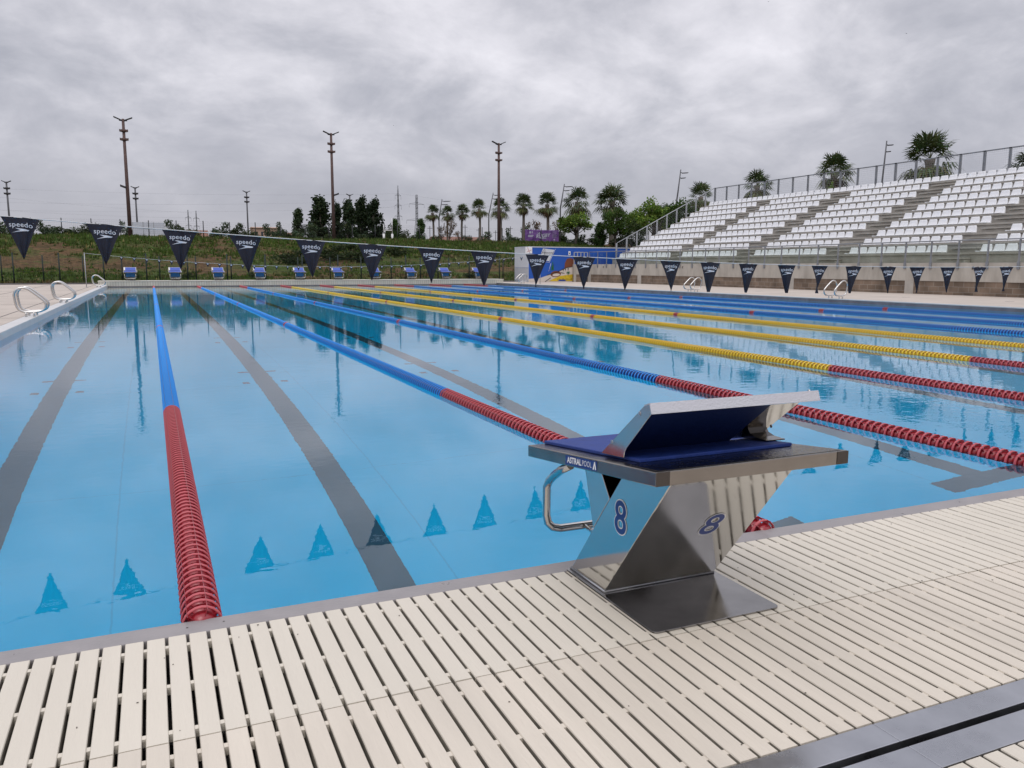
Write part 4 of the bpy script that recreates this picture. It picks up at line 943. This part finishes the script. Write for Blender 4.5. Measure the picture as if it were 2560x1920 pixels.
# grass and weeds on the bank
b = MB(); b.c = []; rnd = random.Random(77)
for _ in range(26000):
    x = rnd.uniform(-16,50); y = 53.2+rnd.random()**1.15*33.5
    if x > 31 and y < 55: continue
    z = gz(x,y); f = (y-58)/26; n = noise.noise(Vector((x*.22,y*.22,1.5)))+.5*noise.noise(Vector((x*.9,y*.9,4)))
    dens = .40+.55*sst(.55,.95,f)+.45*sst(.35,-.02,f)+n*.9-(.35 if .15 < f < .5 else 0)+.25*sst(12,22,x)*sst(.2,.6,f)
    if rnd.random() > dens: continue
    hgt = rnd.uniform(.15,.42)*(1.1 if f > .5 else .9); g_ = rnd.uniform(.6,1.3)
    fresh = .5+n*.8+.35*sst(.5,.9,f)+rnd.uniform(-.3,.3)
    if fresh > .48: col = (.055*g_,.088*g_,.016*g_)
    elif fresh > .18: col = (.060*g_,.066*g_,.020*g_)
    else: col = (.105*g_,.078*g_,.036*g_)
    col = tuple(c*1.4 for c in col)
    if rnd.random() < .03: col = (.32,.28,.12)
    for k in range(6):
        a = rnd.uniform(0,6.28); l = Vector((math.cos(a)*.5*hgt*rnd.random(),math.sin(a)*.5*hgt*rnd.random(),hgt*rnd.uniform(.5,1))); o_ = Vector((x+rnd.uniform(-.16,.16),y+rnd.uniform(-.16,.16),z-.02)); s_ = Vector((math.cos(a+1.57),math.sin(a+1.57),0))*.055
        n0 = len(b.v); b.v += [tuple(o_-s_),tuple(o_+s_),tuple(o_+l+s_*.2)]; b.face((n0,n0+1,n0+2)); b.c.append(tuple(c*rnd.uniform(.8,1.2) for c in col))
struct(tag(b.build('grass', grassm), 'rough green and dry grass growing over the bank', 'grass'), 'stuff')

# ------------------------------------------------------------------ hoardings, posts, houses far behind
p = at(1313,640,89); q = at(1397,606,89); z1 = at(1350,575,89).z; z0 = at(1350,604,89).z
r = empty('purple_hoarding', (p.x,89,z0), 0, 'curved purple advertising hoarding behind the crest fence beside the palms', 'hoarding')
w = q.x-p.x; h = z1-z0; b = MB(); b.box(0,w,0,.08,0,h); b.build('printed_panel', purple, r, .05)
b = MB()
for i in range(5): b.box(w*i/4-.04+(.04 if i==0 else 0),w*i/4+.04-(.04 if i==4 else 0),.08,.16,-.9,h*.9)
b.build('support_posts', lampdark, r)
b = MB(); vs, fs = text_geo('RUGBY', h*.42, .012, .15); b.add([(w*.52+v.x,-.01,h*.50+v.y+.10*v.x) for v in vs], fs)
vs, fs = text_geo('LA', h*.20, .01, .1); b.add([(w*.40+v.x,-.01,h*.73+v.y) for v in vs], fs)
for k, zz in enumerate((.50,.40)): b.box(w*.08,w*(.24-.02*k),-.012,-.004,h*zz,h*(zz+.05))
b.box(w*.42,w*.62,-.012,-.004,h*.28,h*.33)
for k in range(6): b.box(w*.80,w*(.95-.02*(k%3)),-.012,-.004,h*(.85-.1*k),h*(.865-.1*k))
b.disc((w*.14,-.008,h*.78),(.10,0,0),(0,0,.14),10); b.disc((w*.20,-.008,h*.80),(.05,0,0),(0,0,.16),10); b.box(w*.84,w*.88,-.012,-.004,h*.13,h*.23); b.build('lettering', whiteprint, r)
p = at(333,592,92); q = at(412,592,92); z0 = p.z; z1 = at(370,556,92).z
r = empty('white_hoarding', (p.x,92,z0), 0, 'plain white panelled hoarding behind the crest fence beside the tallest mast', 'hoarding')
w = q.x-p.x; h = z1-z0
for i in range(3): b = MB(); b.box(w*i/3+.03,w*(i+1)/3-.03,0,.06,.25,h); b.build('panel', mat('white_sheet',(.60,.63,.70),.5), r)
b = MB()
for i in range(4): b.box(w*i/3-.03,w*i/3+.03,-.01,.08,-.3,h+.02)
b.box(0,w,-.008,.07,h*.55,h*.55+.04); b.build('frame', galv_pale, r)
p = at(960,604,104); q = at(981,604,104)
r = empty('rugby_posts', (p.x,104,gz(p.x,104)), 0, 'white rugby goal posts beyond the crest fence', 'goal posts')
w = q.x-p.x; hh = at(960,545,104).z-gz(p.x,104)
for x in (0,w): b = MB(); b.tube([(x,0,0),(x,0,hh*(.42))], .15, 8); b.tube([(x,0,hh*.42),(x,0,hh*(1 if x else .75))], .05, 8); b.build('post', white, r)
b = MB(); b.tube([(0,0,hh*.55),(w,0,hh*.55)], .06, 8); b.build('crossbar', white, r)
def house(px0, px1, yt, Y, wm, rm, label, roof=.18, wins=4, floors=1, deep=8):
    p, q = at(px0,600,Y), at(px1,600,Y); z0 = 3.3; h = at((px0+px1)/2,yt,Y).z-z0; w = q.x-p.x
    r = empty('house', (p.x,Y,z0), 0, label, 'house', 'low houses far beyond the bank'); b = MB(); b.box(0,w,0,deep,0,h*(1-roof)); b.build('wall', wm, r)
    b = MB(); b.prism([(-.4,h*(1-roof)+.003),(deep+.4,h*(1-roof)+.003),(deep*.5,h)], 'x', -.3, w+.3); b.build('roof', rm, r)
    for f in range(floors):
        for i in range(wins):
            x = w*(i+.5)/wins; zz = h*(1-roof)*(.45+f)/floors*1.0; b = MB(); b.box(x-w*.10/wins*2,x+w*.10/wins*2,-.06,.0,zz,zz+h*.28/floors); b.build('window', windowm, r)
house(948,1018,583,150,bwhite,bwhite,'long white house behind the rugby posts',.12,6)
house(1092,1230,591,210,bpink,broof,'long low peach house behind the row of palms',.2,9)
house(636,702,566,210,bpink,bpink,'peach apartment block beside the lone slim mast',.05,5,2)
house(455,520,574,230,bpink,broof,'red roofed house below the small twin pylons',.30,4)
house(722,748,580,180,bwhite,broof,'small house left of the smallest poplar',.3,2)
# lattice pylons
def pylon(px, yt, yb, Y, wpx, label, arms, slim=False, top=0.0):
    p = at(px,yb,Y); z0 = 3.5; h = at(px,yt,Y).z-z0; w = wpx*mpp(p)/2
    r = empty('power_pylon', (p.x,Y,z0), .2, label, 'pylon', 'lattice power pylons far away'); b = MB(); rr = .00026*Y
    def W(z): return w*(1-.80*min(1,z/.62)) if z < .62 else w*.20*(1-(z-.62)/.38*(.75 if not top else .1))
    lv = [0,.16,.30,.42,.53,.62,.70,.78,.86,.93,1.0]
    for s in ((-1,-1),(1,-1),(1,1),(-1,1)): b.tube([(s[0]*W(z),s[1]*W(z),h*z) for z in lv], rr, 4)
    for i in range(len(lv)-1):
        a, c = lv[i], lv[i+1]
        for s in (-1,1):
            b.tube([(-W(a),s*W(a),h*a),(W(c),s*W(c),h*c)], rr*.6, 3); b.tube([(W(a),s*W(a),h*a),(-W(c),s*W(c),h*c)], rr*.6, 3)
            b.tube([(s*W(a),-W(a),h*a),(s*W(c),W(c),h*c)], rr*.6, 3); b.tube([(-W(c),s*W(c),h*c),(W(c),s*W(c),h*c)], rr*.6, 3)
    b.build('lattice_body', galv, r)
    for z, aw in arms:
        l = aw*mpp(p)/2; b = MB()
        for s in (-1,1):
            b.tube([(0,0,h*z+h*.03),(s*l,0,h*z)], rr*.7, 3); b.tube([(0,-W(z),h*z),(s*l,0,h*z)], rr*.8, 3); b.tube([(0,W(z),h*z),(s*l,0,h*z)], rr*.8, 3); b.tube([(s*l,0,h*z),(s*l,0,h*z-h*.05)], rr*.6, 3)
        b.build('cross_arm', galv, r)
    return r
pylon(997,464,604,420,17,'slender pointed lattice pylon beyond the white house',[(.87,16),(.74,18),(.60,20)])
pylon(1043,487,604,420,22,'broad lattice pylon with wide arms beside the first palms',[(.86,42),(.62,58),(.38,60)],top=1)
pylon(473,525,590,600,7,'tiny lattice pylon above the red roofed house',[(.85,14),(.7,14),(.55,14)],top=1)
pylon(493,527,590,600,7,'tiny lattice pylon next to its twin above the red roofed house',[(.85,14),(.7,14),(.55,14)],top=1)
for i, (a, c, lab) in enumerate([((-200,462),(995,484),'faint power line ending at the tip of the slender pylon'),((-200,500),(995,500),'faint power line at the middle arm of the slender pylon'),((-200,520),(995,517),'faint power line at the lowest arm of the slender pylon'),((-200,470),(480,532),'faint power line sagging to the tiny pylons'),((-200,510),(480,545),'lower faint power line sagging to the tiny pylons'),((1003,484),(1500,545),'faint power line running from the slender pylon behind the palms'),((1065,510),(1700,560),'faint power line running from the broad pylon behind the palms'),((940,522),(1022,510),'short power line between the two larger pylons')]):
    Y = 420 if c[0] > 900 else 600; P0, P1 = at(a[0],a[1],Y), at(c[0],c[1],Y); b = MB(); sag = (P1-P0).length*.010
    b.tube([P0.lerp(P1,k/16)-Vector((0,0,sag*4*(k/16)*(1-k/16))) for k in range(17)], .018 if Y < 500 else .025, 3)
    tag(b.build('power_line', lampgrey), lab, 'power line', 'faint power lines across the sky')
# slim utility poles behind the palms
for i, (px, yt) in enumerate([(1075,565),(1163,562),(1197,570),(1239,576),(1276,566)]):
    p = at(px,604,180); h = at(px,yt,180).z-3.4; b = MB(); b.tube([(0,0,0),(0,0,h)], .09, 6); b.box(-.6,.6,-.04,.04,h*.92,h*.935)
    o = b.build('utility_pole', lampgrey); o.location = (p.x,180,3.4)
    tag(o, 'thin utility pole '+['beside the first palm','right of the third palm','behind the fourth palm trunk','left of the third brown mast','right of the third brown mast'][i], 'utility pole', 'thin utility poles behind the palms')
# birds
def bird(px, py, Y, s, rz, label):
    b = MB(); b.tube([(-.5*s,0,0),(-.25*s,0,.02*s),(.1*s,0,.0),(.45*s,0,.03*s)], [.02*s,.09*s,.09*s,.02*s], 6)
    for sg in (-1,1): b.add([(.15*s,sg*.05*s,.03*s),(.1*s,sg*.5*s,.25*s),(-.15*s,sg*1.0*s,.12*s),(-.1*s,sg*.4*s,.15*s),(-.1*s,sg*.05*s,.02*s)], [(0,1,2,3,4)])
    o = b.build('bird', birdm); o.location = at(px,py,Y); o.rotation_euler = (.3,.2,rz); tag(o, label, 'bird', 'birds in the sky')
bird(2266,84,60,.17,1.2,'dark bird flying in the cloudy sky above the stand')
bird(1921,4,60,.14,.4,'dark bird at the very top of the sky')
bird(984,314,80,.14,2.0,'tiny dark bird left of the third brown mast')
